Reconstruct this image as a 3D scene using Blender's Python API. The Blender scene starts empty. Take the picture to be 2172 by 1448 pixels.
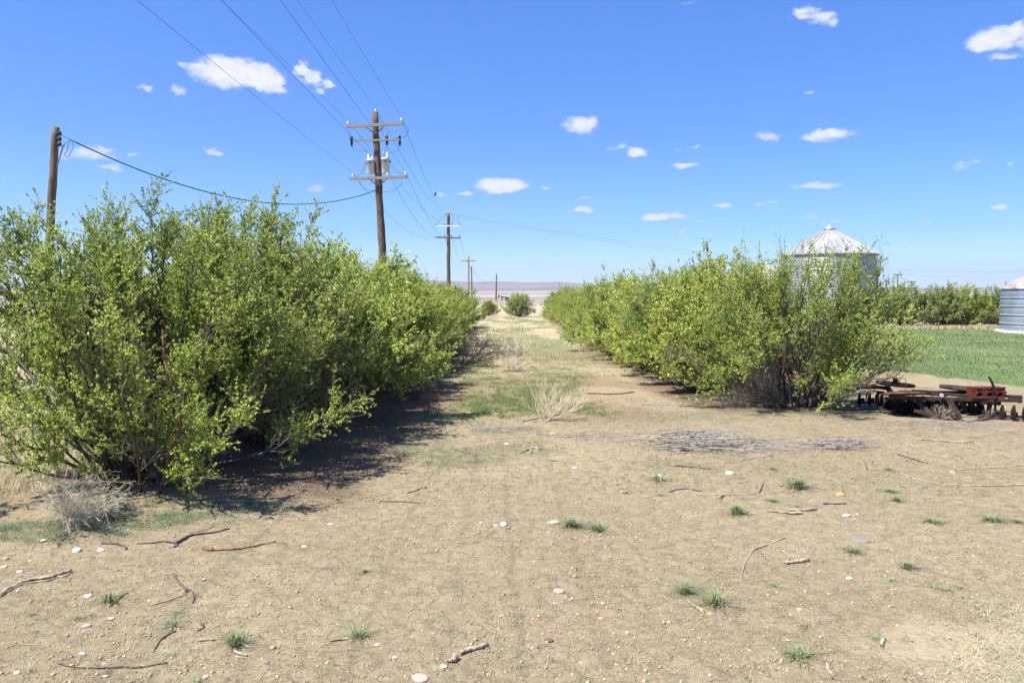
import bpy, math, random
import numpy as np
from mathutils import Vector, Matrix

# ------------------------------------------------------------------ camera, sky, sun, exposure
F = 1629.0; CX, CY, HZ = 1086.0, 724.0, 622.0; CAMZ = 2.5
PITCH = math.atan((CY - HZ) / F)
scn = bpy.context.scene
col = scn.collection
cam = bpy.data.cameras.new('camera'); cam.sensor_width = 36; cam.lens = 36 * F / 2172.0
cam.clip_end = 60000; cam.clip_start = 0.05
co = bpy.data.objects.new('camera', cam); col.objects.link(co)
co.location = (0, 0, CAMZ); co.rotation_euler = (math.pi / 2 - PITCH, 0, 0)
scn.camera = co
scn.view_settings.view_transform = 'Standard'; scn.view_settings.look = 'None'
scn.view_settings.exposure = 1.1; scn.view_settings.gamma = 1
SUN_AZ, SUN_EL = -124.0, 59.0       # azimuth from +Y, clockwise positive
sd = Vector((math.sin(math.radians(SUN_AZ)) * math.cos(math.radians(SUN_EL)),
             math.cos(math.radians(SUN_AZ)) * math.cos(math.radians(SUN_EL)), math.sin(math.radians(SUN_EL))))
sl = bpy.data.lights.new('sun', 'SUN'); sl.energy = 4.9; sl.angle = math.radians(0.5); sl.color = (1, 0.955, 0.89)
so = bpy.data.objects.new('sun', sl); col.objects.link(so); so.rotation_euler = sd.to_track_quat('Z', 'Y').to_euler()
so.location = (0, 0, 50)
scn.cycles.max_bounces = 6; scn.cycles.diffuse_bounces = 3; scn.cycles.glossy_bounces = 2
scn.cycles.transmission_bounces = 3; scn.cycles.transparent_max_bounces = 6; scn.cycles.volume_bounces = 0
scn.cycles.use_denoising = True
scn.cycles.use_light_tree = False

def px_dir(px, py):
    u = (px - CX) / F; v = (CY - py) / F
    c, s = math.cos(PITCH), math.sin(PITCH)
    return Vector((u, c + v * s, v * c - s))
def P(px, py, d):            # world point seen at photo pixel px,py at forward distance d
    r = px_dir(px, py); t = d / r.y
    return Vector((r.x * t, d, CAMZ + r.z * t))
def G(px, py, z=0.0):        # ground point under photo pixel
    r = px_dir(px, py); t = (z - CAMZ) / r.z
    return Vector((r.x * t, r.y * t, z))

CLOUDS = [(490,155,92,34,1.25),(556,165,54,28,1.2),(585,187,32,15,.9),(643,150,23,20,1.0),(662,165,28,18,.95),(697,176,18,14,.9),(675,192,17,9,.5),
 (388,138,19,10,.5),(310,184,22,8,.5),(376,192,22,11,.5),(180,325,74,14,.55),(150,332,60,9,.4),(230,352,32,9,.6),(220,318,30,8,.45),(452,323,20,9,.55),
 (1232,265,42,22,1.0),(1350,323,27,10,.9),(1312,314,26,7,.4),(1062,393,62,17,1.2),(990,410,27,6,.6),(937,413,19,6,.5),(667,401,24,8,.45),
 (1160,400,15,6,.5),(1244,418,14,6,.5),(1238,446,36,7,.7),(1405,458,54,10,.95),(1455,351,38,6,.6),(1757,287,62,15,.9),(1627,290,32,11,.7),
 (1730,394,60,9,.75),(1533,437,19,6,.75),(1637,430,14,5,.55),(1718,462,24,6,.7),(1447,491,13,4,.5),(1852,474,16,5,.6),(1962,475,19,5,.5),
 (1893,495,12,4,.45),(2018,496,14,4,.5),(1920,518,22,5,.45),(2129,437,24,7,.85),(2040,352,34,6,.4),(2073,344,17,5,.4),(1716,197,17,6,.38),
 (1705,26,34,14,.65),(1745,38,34,15,.7),(1765,47,18,9,.5),(2110,85,66,28,1.1),(2152,66,34,20,1.05),(2135,119,44,9,.6),(1435,318,14,5,.35),
 (1770,472,11,4,.4),(1463,8,16,5,.4),(285,326,12,4,.4),(2150,350,15,5,.4),(1485,470,14,4,.35),(1480,312,20,4,.3),(1610,435,18,4,.3),
 (2230,60,90,40,1.1),(-80,260,70,22,.8),(2300,300,80,20,.8)]

def world():
    w = bpy.data.worlds.new('World'); scn.world = w; w.use_nodes = True
    nt = w.node_tree; N = nt.nodes; L = nt.links; N.clear()
    out = N.new('ShaderNodeOutputWorld'); bg = N.new('ShaderNodeBackground'); L.new(bg.outputs[0], out.inputs[0])
    sky = N.new('ShaderNodeTexSky'); sky.sky_type = 'NISHITA'; sky.sun_disc = False
    sky.sun_elevation = math.radians(SUN_EL); sky.sun_rotation = math.radians(SUN_AZ)
    sky.altitude = 900; sky.air_density = 1.0; sky.dust_density = 0.1; sky.ozone_density = 1.6
    tint = N.new('ShaderNodeVectorMath'); tint.operation = 'MULTIPLY'; L.new(sky.outputs[0], tint.inputs[0])
    tc = N.new('ShaderNodeTexCoord'); sep = N.new('ShaderNodeSeparateXYZ'); L.new(tc.outputs['Generated'], sep.inputs[0])
    def M(op, a, b=None, c=None):
        n = N.new('ShaderNodeMath'); n.operation = op
        for i, x in enumerate((a, b, c)):
            if x is None: continue
            if isinstance(x, (int, float)): n.inputs[i].default_value = x
            else: L.new(x, n.inputs[i])
        return n.outputs[0]
    az = M('ARCTAN2', sep.outputs[0], sep.outputs[1]); el = M('ARCSINE', sep.outputs[2])
    tr = N.new('ShaderNodeValToRGB'); te = tr.color_ramp.elements
    TS = [(0, (.70, .94, 1.24)), (.03, (.58, .87, 1.2)), (.075, (.37, .67, 1.08)), (.195, (.29, .62, 1.10)), (.36, (.30, .68, 1.30)), (.8, (.6, .82, 1.2))]
    while len(te) < len(TS): te.new(.5)
    for i_, (p_, c_) in enumerate(TS): te[i_].position = p_; te[i_].color = (*c_, 1)
    L.new(el, tr.inputs[0]); L.new(tr.outputs[0], tint.inputs[1])
    cb = N.new('ShaderNodeCombineXYZ'); L.new(az, cb.inputs[0]); L.new(el, cb.inputs[1])
    def noise(scale, detail, rough, stretch=(1, 1, 1)):
        mp = N.new('ShaderNodeVectorMath'); mp.operation = 'MULTIPLY'; mp.inputs[1].default_value = stretch; L.new(cb.outputs[0], mp.inputs[0])
        n = N.new('ShaderNodeTexNoise'); n.inputs['Scale'].default_value = scale; n.inputs['Detail'].default_value = detail
        n.inputs['Roughness'].default_value = rough; L.new(mp.outputs[0], n.inputs['Vector']); return n
    n1 = noise(60, 5, 0.6, (1, 1.5, 1)); n2 = noise(42, 8, 0.66, (1, 1.7, 1))
    sub = N.new('ShaderNodeVectorMath'); sub.operation = 'SUBTRACT'; sub.inputs[1].default_value = (.5, .5, .5); L.new(n1.outputs['Color'], sub.inputs[0])
    sc = N.new('ShaderNodeVectorMath'); sc.operation = 'MULTIPLY'; sc.inputs[1].default_value = (0.034, 0.017, 0); L.new(sub.outputs[0], sc.inputs[0])
    ad = N.new('ShaderNodeVectorMath'); ad.operation = 'ADD'; L.new(cb.outputs[0], ad.inputs[0]); L.new(sc.outputs[0], ad.inputs[1])
    acc = None; acc2 = None
    for (px, py, rx, ry, s) in CLOUDS:
        s = s + (.2 if s < .7 else .1)
        r = px_dir(px, py); a0 = math.atan2(r.x, r.y); e0 = math.asin(r.z / r.length)
        k = 1.0 / (F * (1 + (px - CX) ** 2 / F ** 2)); rxa = rx * k * 1.12; rya = ry / F * math.cos(a0) * 1.12
        d = N.new('ShaderNodeVectorMath'); d.operation = 'MULTIPLY_ADD'; L.new(ad.outputs[0], d.inputs[0])
        d.inputs[1].default_value = (1 / rxa, 1 / rya, 0); d.inputs[2].default_value = (-a0 / rxa, -e0 / rya, 0)
        dt = N.new('ShaderNodeVectorMath'); dt.operation = 'DOT_PRODUCT'; L.new(d.outputs[0], dt.inputs[0]); L.new(d.outputs[0], dt.inputs[1])
        v = M('MULTIPLY_ADD', dt.outputs['Value'], -s, s)
        acc = v if acc is None else M('MAXIMUM', acc, v)
    nz = M('MULTIPLY_ADD', n2.outputs['Fac'], 1.1, -0.62)
    dens = M('ADD', acc, nz)
    mr = N.new('ShaderNodeMapRange'); mr.interpolation_type = 'SMOOTHERSTEP'; L.new(dens, mr.inputs[0])
    mr.inputs[1].default_value = 0.0; mr.inputs[2].default_value = 1.0; mr.inputs[3].default_value = 0; mr.inputs[4].default_value = 1
    gate = M('GREATER_THAN', acc, 0.0)
    gate2 = N.new('ShaderNodeMapRange'); L.new(acc, gate2.inputs[0]); gate2.inputs[1].default_value = 0.0; gate2.inputs[2].default_value = 0.12
    al = M('MULTIPLY', mr.outputs[0], gate2.outputs[0])
    cc = N.new('ShaderNodeMix'); cc.data_type = 'RGBA'
    cc.inputs[6].default_value = (4.0, 4.4, 5.0, 1); cc.inputs[7].default_value = (5.45, 5.5, 5.65, 1)
    n3 = noise(70, 4, 0.55, (1, 1.6, 1)); cf = N.new('ShaderNodeMapRange'); L.new(M('ADD', n3.outputs['Fac'], M('MULTIPLY', dens, 0.45)), cf.inputs[0])
    cf.inputs[1].default_value = 0.5; cf.inputs[2].default_value = 1.12; L.new(cf.outputs[0], cc.inputs[0])
    mx = N.new('ShaderNodeMix'); mx.data_type = 'RGBA'; L.new(al, mx.inputs[0]); L.new(tint.outputs[0], mx.inputs[6]); L.new(cc.outputs[2], mx.inputs[7])
    L.new(mx.outputs[2], bg.inputs[0]); bg.inputs[1].default_value = 0.082
world()

# ------------------------------------------------------------------ helpers
RNG = np.random.default_rng(7); random.seed(7)
def tag(o, label=None, cat=None, group=None, kind=None):
    if label: o['label'] = label
    if cat: o['category'] = cat
    if group: o['group'] = group
    if kind: o['kind'] = kind
    return o
def empty(name, loc, label, cat, group=None, rz=0.0):
    o = bpy.data.objects.new(name, None); col.objects.link(o); o.location = loc; o.rotation_euler = (0, 0, rz)
    return tag(o, label, cat, group)
def build(name, V, quads=None, tris=None, mat=None, parent=None, smooth=False, attrs=None, link=True):
    V = np.asarray(V, dtype=np.float32).reshape(-1, 3)
    q = np.zeros((0, 4), int) if quads is None else np.asarray(quads, int).reshape(-1, 4)
    t = np.zeros((0, 3), int) if tris is None else np.asarray(tris, int).reshape(-1, 3)
    me = bpy.data.meshes.new(name)
    me.vertices.add(len(V)); me.vertices.foreach_set('co', V.ravel())
    nl = q.size + t.size; me.loops.add(nl); me.polygons.add(len(q) + len(t))
    me.loops.foreach_set('vertex_index', np.concatenate([q.ravel(), t.ravel()]).astype(np.int32))
    st = np.concatenate([np.arange(len(q)) * 4, q.size + np.arange(len(t)) * 3]).astype(np.int32)
    me.polygons.foreach_set('loop_start', st)
    if smooth: me.polygons.foreach_set('use_smooth', np.ones(len(q) + len(t), bool))
    if attrs:
        for k, (ty, a) in attrs.items():
            at = me.attributes.new(k, ty, 'POINT')
            at.data.foreach_set('color' if ty == 'FLOAT_COLOR' else 'value', np.asarray(a, np.float32).ravel())
    me.update(calc_edges=True); me.validate()
    if mat: me.materials.append(mat)
    o = bpy.data.objects.new(name, me)
    if link: col.objects.link(o)
    if parent: o.parent = parent
    return o
def copy_tree(root, loc, rz=0.0, scale=(1, 1, 1), label=None, group=None, mats=None):
    r = root.copy(); col.objects.link(r); r.location = loc; r.rotation_euler = (0, 0, rz); r.scale = scale
    if label: r['label'] = label
    if group: r['group'] = group
    for ch in root.children:
        c = ch.copy(); col.objects.link(c); c.parent = r
        if mats and ch.name.split('.')[0] in mats:
            c.material_slots[0].link = 'OBJECT'; c.material_slots[0].material = mats[ch.name.split('.')[0]]
        for g in ch.children:
            d = g.copy(); col.objects.link(d); d.parent = c
    return r
class MB:
    def __init__(s): s.v = []; s.f = []
    def add(s, vs, fs):
        b = len(s.v); s.v += [tuple(v) for v in vs]; s.f += [tuple(b + i for i in f) for f in fs]
    def box(s, c, size, R=None):
        hx, hy, hz = size[0] / 2, size[1] / 2, size[2] / 2
        vs = [Vector((x, y, z)) for x in (-hx, hx) for y in (-hy, hy) for z in (-hz, hz)]
        if R is not None: vs = [R @ v for v in vs]
        vs = [v + Vector(c) for v in vs]
        s.add(vs, [(0, 1, 3, 2), (4, 6, 7, 5), (0, 4, 5, 1), (2, 3, 7, 6), (0, 2, 6, 4), (1, 5, 7, 3)])
    def bar(s, a, b, w, h, up=(0, 0, 1)):
        a = Vector(a); b = Vector(b); d = b - a; x = d.normalized(); y = Vector(up).cross(x)
        if y.length < 1e-4: y = Vector((0, 1, 0)).cross(x)
        y.normalize(); z = x.cross(y); R = Matrix((x, y, z)).transposed()
        s.box((a + b) / 2, (d.length, w, h), R)
    def tube(s, pts, rad, n=8, cap=True):
        pts = [Vector(p) for p in pts]; k = len(pts)
        if not hasattr(rad, '__len__'): rad = [rad] * k
        T = [(pts[min(i + 1, k - 1)] - pts[max(i - 1, 0)]).normalized() for i in range(k)]
        ref = Vector((0, 0, 1)) if abs(T[0].z) < .9 else Vector((1, 0, 0))
        u = T[0].cross(ref).normalized(); vs = []
        for i in range(k):
            u = (u - T[i] * u.dot(T[i])).normalized(); w = T[i].cross(u)
            for j in range(n):
                a = 2 * math.pi * j / n; vs.append(pts[i] + (u * math.cos(a) + w * math.sin(a)) * rad[i])
        fs = [(i * n + j, i * n + (j + 1) % n, (i + 1) * n + (j + 1) % n, (i + 1) * n + j) for i in range(k - 1) for j in range(n)]
        if cap: fs += [tuple(range(n - 1, -1, -1)), tuple((k - 1) * n + j for j in range(n))]
        s.add(vs, fs)
    def lathe(s, prof, c=(0, 0, 0), n=24, R=None, cap=True):
        vs = []
        for r, z in prof:
            for j in range(n):
                a = 2 * math.pi * j / n; v = Vector((r * math.cos(a), r * math.sin(a), z))
                if R is not None: v = R @ v
                vs.append(v + Vector(c))
        k = len(prof)
        fs = [(i * n + j, i * n + (j + 1) % n, (i + 1) * n + (j + 1) % n, (i + 1) * n + j) for i in range(k - 1) for j in range(n)]
        if cap: fs += [tuple(range(n - 1, -1, -1)), tuple((k - 1) * n + j for j in range(n))]
        s.add(vs, fs)
    def build(s, name, mat, parent=None, smooth=False, loc=None):
        me = bpy.data.meshes.new(name); me.from_pydata(s.v, [], s.f)
        if smooth:
            me.polygons.foreach_set('use_smooth', [len(p.vertices) < 5 for p in me.polygons])
        me.update(); me.materials.append(mat)
        o = bpy.data.objects.new(name, me); col.objects.link(o)
        if parent: o.parent = parent
        if loc is not None: o.location = loc
        return o

# value noise in numpy
_perm = np.random.default_rng(99).random((256, 256)).astype(np.float32)
def vnoise(x, y):
    xi = np.floor(x).astype(int); yi = np.floor(y).astype(int); fx = x - xi; fy = y - yi
    fx = fx * fx * (3 - 2 * fx); fy = fy * fy * (3 - 2 * fy)
    g = lambda i, j: _perm[i & 255, j & 255]
    return (g(xi, yi) * (1 - fx) + g(xi + 1, yi) * fx) * (1 - fy) + (g(xi, yi + 1) * (1 - fx) + g(xi + 1, yi + 1) * fx) * fy
def fbm(x, y, o=4):
    s = 0; a = .5; t = 0
    for i in range(o):
        s = s + a * vnoise(x * 2 ** i + 17.3 * i, y * 2 ** i + 9.1 * i); t += a; a *= .5
    return s / t
def sm(a, b, x):
    t = np.clip((x - a) / (b - a), 0, 1); return t * t * (3 - 2 * t)

# ------------------------------------------------------------------ materials
def mat(name):
    m = bpy.data.materials.new(name); m.use_nodes = True; nt = m.node_tree
    b = nt.nodes['Principled BSDF']; b.inputs['Roughness'].default_value = .85; b.inputs['Specular IOR Level'].default_value = .25
    return m, nt, b
def nz(nt, scale, detail=4, rough=.55, vec=None, stretch=None):
    if vec is None:
        tc = nt.nodes.new('ShaderNodeTexCoord'); vec = tc.outputs['Object']
    if stretch:
        mp = nt.nodes.new('ShaderNodeMapping'); mp.inputs['Scale'].default_value = stretch; nt.links.new(vec, mp.inputs[0]); vec = mp.outputs[0]
    n = nt.nodes.new('ShaderNodeTexNoise'); n.inputs['Scale'].default_value = scale; n.inputs['Detail'].default_value = detail; n.inputs['Roughness'].default_value = rough
    nt.links.new(vec, n.inputs['Vector']); return n
def ramp(nt, fac, stops):
    r = nt.nodes.new('ShaderNodeValToRGB'); e = r.color_ramp.elements
    while len(e) < len(stops): e.new(.5)
    for i, (p, c) in enumerate(stops): e[i].position = p; e[i].color = (*c, 1)
    nt.links.new(fac, r.inputs[0]); return r
def bump(nt, b, h, strength, dist):
    n = nt.nodes.new('ShaderNodeBump'); n.inputs['Strength'].default_value = strength; n.inputs['Distance'].default_value = dist
    nt.links.new(h, n.inputs['Height']); nt.links.new(n.outputs[0], b.inputs['Normal']); return n
def noisy(name, stops, scale=6, stretch=None, rough=.85, metal=0., bs=.4, bd=.01, detail=5, spec=.25):
    m, nt, b = mat(name); n = nz(nt, scale, detail, .6, stretch=stretch); r = ramp(nt, n.outputs['Fac'], stops)
    nt.links.new(r.outputs[0], b.inputs['Base Color']); b.inputs['Roughness'].default_value = rough; b.inputs['Metallic'].default_value = metal
    b.inputs['Specular IOR Level'].default_value = spec
    if bs: bump(nt, b, n.outputs['Fac'], bs, bd)
    return m
M_POLE = noisy('pole_wood', [(.3, (.045, .028, .018)), (.5, (.12, .08, .055)), (.7, (.22, .17, .13))], 5, (6, 6, .5), bs=.8, bd=.02)
M_POLE2 = noisy('old_pole_wood', [(.3, (.06, .045, .03)), (.5, (.14, .11, .08)), (.7, (.26, .21, .15))], 5, (6, 6, .5), bs=.8, bd=.02)
M_ARM = noisy('crossarm_wood', [(.3, (.11, .095, .085)), (.6, (.27, .24, .21))], 8, (.6, 6, 6), bs=.4)
M_PINE = noisy('orange_pole_wood', [(.3, (.22, .14, .08)), (.7, (.33, .22, .14))], 4, (6, 6, .5), bs=.3)
M_XFMR = noisy('transformer_paint', [(.3, (.46, .52, .56)), (.7, (.56, .62, .66))], 3, rough=.45, bs=.05, spec=.5)
M_PORC = noisy('porcelain', [(.3, (.7, .7, .7)), (.7, (.8, .8, .8))], 3, rough=.25, bs=0, spec=.5)
M_BLACK = noisy('black_rubber', [(.3, (.012, .012, .014)), (.7, (.03, .03, .035))], 5, rough=.6, bs=0)
M_WIRE = noisy('wire', [(.3, (.05, .055, .065)), (.7, (.09, .1, .11))], 5, rough=.6, bs=0)
M_RUST = noisy('rusty_steel', [(.28, (.018, .012, .010)), (.45, (.036, .024, .019)), (.62, (.06, .038, .03)), (.8, (.12, .08, .06))], 9, rough=.8, bs=.5, bd=.006, detail=8)
M_RUSTD = noisy('dark_rusty_steel', [(.3, (.012, .008, .007)), (.55, (.028, .017, .014)), (.8, (.065, .038, .028))], 9, rough=.75, bs=.5, bd=.006, detail=8)
M_RED = noisy('red_paint_worn', [(.35, (.05, .022, .018)), (.5, (.12, .026, .02)), (.7, (.19, .036, .026))], 11, rough=.6, bs=.3, bd=.004, detail=8)
M_BARK = noisy('bark', [(.3, (.035, .028, .024)), (.5, (.085, .068, .056)), (.75, (.17, .14, .115))], 14, (1, 1, .3), bs=.7, bd=.006)
M_BARKR = noisy('red_bark', [(.3, (.06, .03, .018)), (.5, (.13, .065, .035)), (.75, (.22, .13, .07))], 14, (1, 1, .3), bs=.7, bd=.006)
M_DEAD = noisy('dead_twig', [(.3, (.065, .052, .042)), (.7, (.25, .21, .165))], 12, bs=.2)
M_DARKT = noisy('dark_dead_twig', [(.3, (.035, .03, .03)), (.7, (.12, .105, .10))], 12, bs=.2)
M_GREYT = noisy('grey_twig', [(.3, (.2, .165, .12)), (.7, (.5, .42, .30))], 12, bs=.2)
M_STRAW = noisy('straw', [(.3, (.5, .42, .28)), (.7, (.76, .68, .5))], 12, bs=0)
M_PALEW = noisy('bleached_wood', [(.3, (.16, .12, .08)), (.5, (.33, .27, .19)), (.7, (.47, .41, .32))], 20, (1, 1, 1), bs=.5, bd=.004)
M_DARKW = noisy('dark_stick_wood', [(.3, (.05, .04, .035)), (.7, (.18, .145, .12))], 20, bs=.5, bd=.004)
M_REDW = noisy('reddish_stick_wood', [(.3, (.12, .06, .035)), (.7, (.34, .2, .12))], 20, bs=.5, bd=.004)
M_CONC = noisy('concrete', [(.3, (.42, .37, .31)), (.7, (.58, .53, .47))], 5, bs=.2)
def leaf_mat(name, ca, cb, cc, transl=.35):
    m = bpy.data.materials.new(name); m.use_nodes = True; nt = m.node_tree; nt.nodes.clear(); N = nt.nodes; L = nt.links
    out = N.new('ShaderNodeOutputMaterial'); at = N.new('ShaderNodeAttribute'); at.attribute_name = 'var'
    oi = N.new('ShaderNodeObjectInfo')
    add = N.new('ShaderNodeMath'); add.operation = 'MULTIPLY_ADD'; L.new(oi.outputs['Random'], add.inputs[0]); add.inputs[1].default_value = .3
    L.new(at.outputs['Fac'], add.inputs[2])
    r = ramp(nt, add.outputs[0], [(.05, ca), (.5, cb), (1.0, cc)])
    ge = N.new('ShaderNodeNewGeometry')
    pale = N.new('ShaderNodeMix'); pale.data_type = 'RGBA'; pale.inputs[7].default_value = (.45, .48, .3, 1)
    bf = N.new('ShaderNodeMath'); bf.operation = 'MULTIPLY'; L.new(ge.outputs['Backfacing'], bf.inputs[0]); bf.inputs[1].default_value = .38
    L.new(bf.outputs[0], pale.inputs[0]); L.new(r.outputs[0], pale.inputs[6])
    d = N.new('ShaderNodeBsdfPrincipled'); d.inputs['Roughness'].default_value = .5; d.inputs['Specular IOR Level'].default_value = .3
    t = N.new('ShaderNodeBsdfTranslucent'); mx = N.new('ShaderNodeMixShader'); mx.inputs[0].default_value = transl
    L.new(pale.outputs[2], d.inputs['Base Color']); L.new(pale.outputs[2], t.inputs[0])
    L.new(d.outputs[0], mx.inputs[1]); L.new(t.outputs[0], mx.inputs[2]); L.new(mx.outputs[0], out.inputs[0]); return m
LM = leaf_mat('leaf_green', (.09, .19, .01), (.40, .52, .04), (.82, .84, .30), .33)
LM_Y = leaf_mat('leaf_yellow_green', (.14, .26, .012), (.49, .58, .04), (.84, .82, .25), .33)
LM_O = leaf_mat('leaf_olive', (.16, .25, .04), (.38, .46, .10), (.56, .6, .26), .25)
LM_B = leaf_mat('leaf_bluegreen', (.04, .09, .035), (.10, .185, .085), (.2, .29, .15), .2)
LM_G = leaf_mat('grass_green', (.045, .095, .015), (.11, .2, .035), (.22, .31, .08), .25)
LM_L = leaf_mat('lawn_green', (.035, .09, .012), (.08, .175, .028), (.19, .27, .08), .25)
LM_D = leaf_mat('dry_grass', (.26, .19, .1), (.44, .36, .22), (.62, .54, .38), .2)

# ------------------------------------------------------------------ vectorised growth
def unit(a): return a / np.maximum(np.linalg.norm(a, axis=-1, keepdims=True), 1e-9)
def tubes(Pt, R, n):
    B, K, _ = Pt.shape
    T = np.empty_like(Pt); T[:, 1:-1] = Pt[:, 2:] - Pt[:, :-2]; T[:, 0] = Pt[:, 1] - Pt[:, 0]; T[:, -1] = Pt[:, -1] - Pt[:, -2]
    T = unit(T); over = unit(Pt[:, -1] - Pt[:, 0])
    ref = np.where(np.abs(over[:, 2:3]) > .75, np.array([[1., 0, 0]]), np.array([[0, 0, 1.]]))[:, None, :]
    u = unit(np.cross(T, ref)); w = np.cross(T, u)
    a = 2 * np.pi * np.arange(n) / n
    V = Pt[:, :, None, :] + R[:, :, None, None] * (u[:, :, None, :] * np.cos(a)[None, None, :, None] + w[:, :, None, :] * np.sin(a)[None, None, :, None])
    idx = np.arange(B * K * n).reshape(B, K, n)
    q = np.stack([idx[:, :-1, :], np.roll(idx, -1, 2)[:, :-1, :], np.roll(idx, -1, 2)[:, 1:, :], idx[:, 1:, :]], -1).reshape(-1, 4)
    return V.reshape(-1, 3), q
def join(parts):
    vs, qs, b = [], [], 0
    for v, q in parts: vs.append(v); qs.append(q + b); b += len(v)
    return np.concatenate(vs), np.concatenate(qs)
def grow(rng, Pp, n, tr, lr, K, wt=.6, rand=.7, up=.25, outw=.3, curl=.12, droop=0.):
    B, Kp, _ = Pp.shape; t = rng.uniform(tr[0], tr[1], (B, n)) * (Kp - 1); i = np.minimum(t.astype(int), Kp - 2); f = (t - i)[..., None]
    bi = np.arange(B)[:, None]; a = Pp[bi, i]; b = Pp[bi, i + 1]; pos = (a * (1 - f) + b * f).reshape(-1, 3); tan = unit(b - a).reshape(-1, 3)
    rd = unit(rng.normal(size=pos.shape)); o = pos * np.array([1, 1, 0.]); o = unit(o)
    d = unit(tan * wt + rd * rand + np.array([0, 0, up]) + o * outw)
    L = rng.uniform(lr[0], lr[1], (len(pos), 1)); s = np.linspace(0, 1, K)[None, :, None]
    perp = unit(np.cross(d, rng.normal(size=d.shape)))
    out = pos[:, None] + d[:, None] * s * L[:, None] + perp[:, None] * (s * s) * L[:, None] * curl * rng.normal(size=(len(pos), 1, 1)) + np.array([0, 0, 1.]) * (s * s) * L[:, None] * (up * .3 - droop)
    out = out + rng.normal(size=out.shape) * L[:, None] * .02 * (s > 0)
    return out, (t / (Kp - 1)).reshape(-1)
def leaves(rng, pos, d, size, var, wr=.5):
    n = len(pos); d = unit(d); nrm = unit(rng.normal(size=(n, 3)) + np.array([-.25, -.4, 1.25])); s = unit(np.cross(d, nrm)); nn = np.cross(s, d)
    L = (size * rng.uniform(.65, 1.25, (n, 1))); W = L * wr * rng.uniform(.8, 1.2, (n, 1))
    p1 = pos + d * L * .55 + s * W * .5 + nn * W * .22; p3 = pos + d * L * .55 - s * W * .5 + nn * W * .22; p2 = pos + d * L - nn * L * .12
    V = np.stack([pos, p1, p2, p3], 1).reshape(-1, 3); return V, np.arange(n * 4).reshape(-1, 4), np.repeat(var, 4)
def bush_data(seed, R, H, nst=30, n1=11, n2=11, nodes=6, per=4, leaf=.034, bare=.45, wands=.35, tilt=78, lowskip=.25, rx=1.0):
    rng = np.random.default_rng(seed)
    ph = rng.uniform(0, 2 * np.pi, nst); th = (np.linspace(.02, 1, nst) ** .8) * tilt; rng.shuffle(th)
    q = th / tilt; hr = rng.uniform(.84, 1.0, nst)
    lump = 1 + .14 * np.sin(ph * 2 + seed) + .1 * np.sin(ph * 5 + seed * 2)
    tr = R * (q ** .75) * lump * rng.uniform(.8, 1.0, nst); tz = H * (1 - .78 * q ** 2.6) * hr
    b = rng.uniform(.03, .17, nst)[:, None] * R * np.stack([np.cos(ph), np.sin(ph)], -1)
    tip = np.stack([np.cos(ph) * tr * rx, np.sin(ph) * tr, tz], -1); base = np.concatenate([b, np.full((nst, 1), -.05)], 1)
    c = base * .55 + tip * .45; c[:, 2] = tip[:, 2] * rng.uniform(.3, .52, nst); c[:, :2] *= rng.uniform(.75, 1.25, (nst, 1))
    K = 12; s = np.linspace(0, 1, K)[None, :, None]
    S = base[:, None] * (1 - s) ** 2 + 2 * c[:, None] * s * (1 - s) + tip[:, None] * s * s
    wob = np.cumsum(rng.normal(size=S.shape), 1) * .03 * (s > 0); S = S + wob
    R0 = rng.uniform(.014, .034, (nst, 1)) * (1 - .78 * np.linspace(0, 1, K)[None, :])
    l1, t1 = grow(rng, S, n1, (.22, 1.0), (.28, .72), 6, .7, .65, .3, .15)
    top = l1[:, 0, 2] > H * .62
    wz = top & (rng.random(len(l1)) < wands); l1[wz] = l1[wz][:, :1] + (l1[wz] - l1[wz][:, :1]) * np.array([.55, .55, 1.0]) * 1.0 + np.array([0, 0, 1.]) * np.linspace(0, .16, 6)[None, :, None]
    l1[..., 2] = np.maximum(l1[..., 2], .06)
    R1 = rng.uniform(.004, .0095, (len(l1), 1)) * (1 - .7 * np.linspace(0, 1, 6)[None, :])
    l2, t2 = grow(rng, l1, n2, (.12, 1.0), (.1, .32), 4, .6, .75, .25, .1)
    l2[..., 2] = np.maximum(l2[..., 2], .04)
    R2 = np.full((len(l2), 4), .0022) * np.linspace(1.2, .6, 4)[None, :]
    def rn(p): return np.sqrt((p[..., 0] / (R * rx)) ** 2 + (p[..., 1] / R) ** 2 + ((np.maximum(p[..., 2] - .38 * H, 0)) / (.62 * H)) ** 2 + (np.maximum(.38 * H - p[..., 2], 0) / (.9 * H)) ** 2)
    m = rn(l2[:, 0]); low = l2[:, 0, 2] < H * .22
    clump = vnoise(l2[:, 0, 0] * 1.7 + seed, l2[:, 0, 2] * 1.7 + l2[:, 0, 1] * 1.3)
    zz = l2[:, 0, 2] / H; pk = np.clip((m - bare + .2) * 2.6, .12, 1) * np.clip(sm(.14, .42, zz + (clump - .5) * .35) + lowskip * sm(.5 - .11 * (lowskip >= 1), .62 - .11 * (lowskip >= 1), clump + rng.normal(0, .04, len(l2))), 0, 1)
    keep = rng.random(len(l2)) < pk
    lf = l2[keep]
    t = rng.uniform(.1, 1.0, (len(lf), nodes)) * 2.999; i = t.astype(int); f = (t - i)[..., None]; bi = np.arange(len(lf))[:, None]
    pos = lf[bi, i] * (1 - f) + lf[bi, i + 1] * f; tan = unit(lf[bi, i + 1] - lf[bi, i])
    pos = np.repeat(pos.reshape(-1, 3), per, 0); tan = np.repeat(tan.reshape(-1, 3), per, 0)
    d = unit(tan * .7 + unit(rng.normal(size=tan.shape)) * .9 + np.array([0, 0, .3]))
    bv = np.repeat(np.repeat(rng.uniform(-.14, .14, len(lf)) + (clump[keep] - .5) * .45, nodes), per)
    var = np.clip(rng.normal(.38, .19, len(pos)) + bv, 0, 1)
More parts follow.
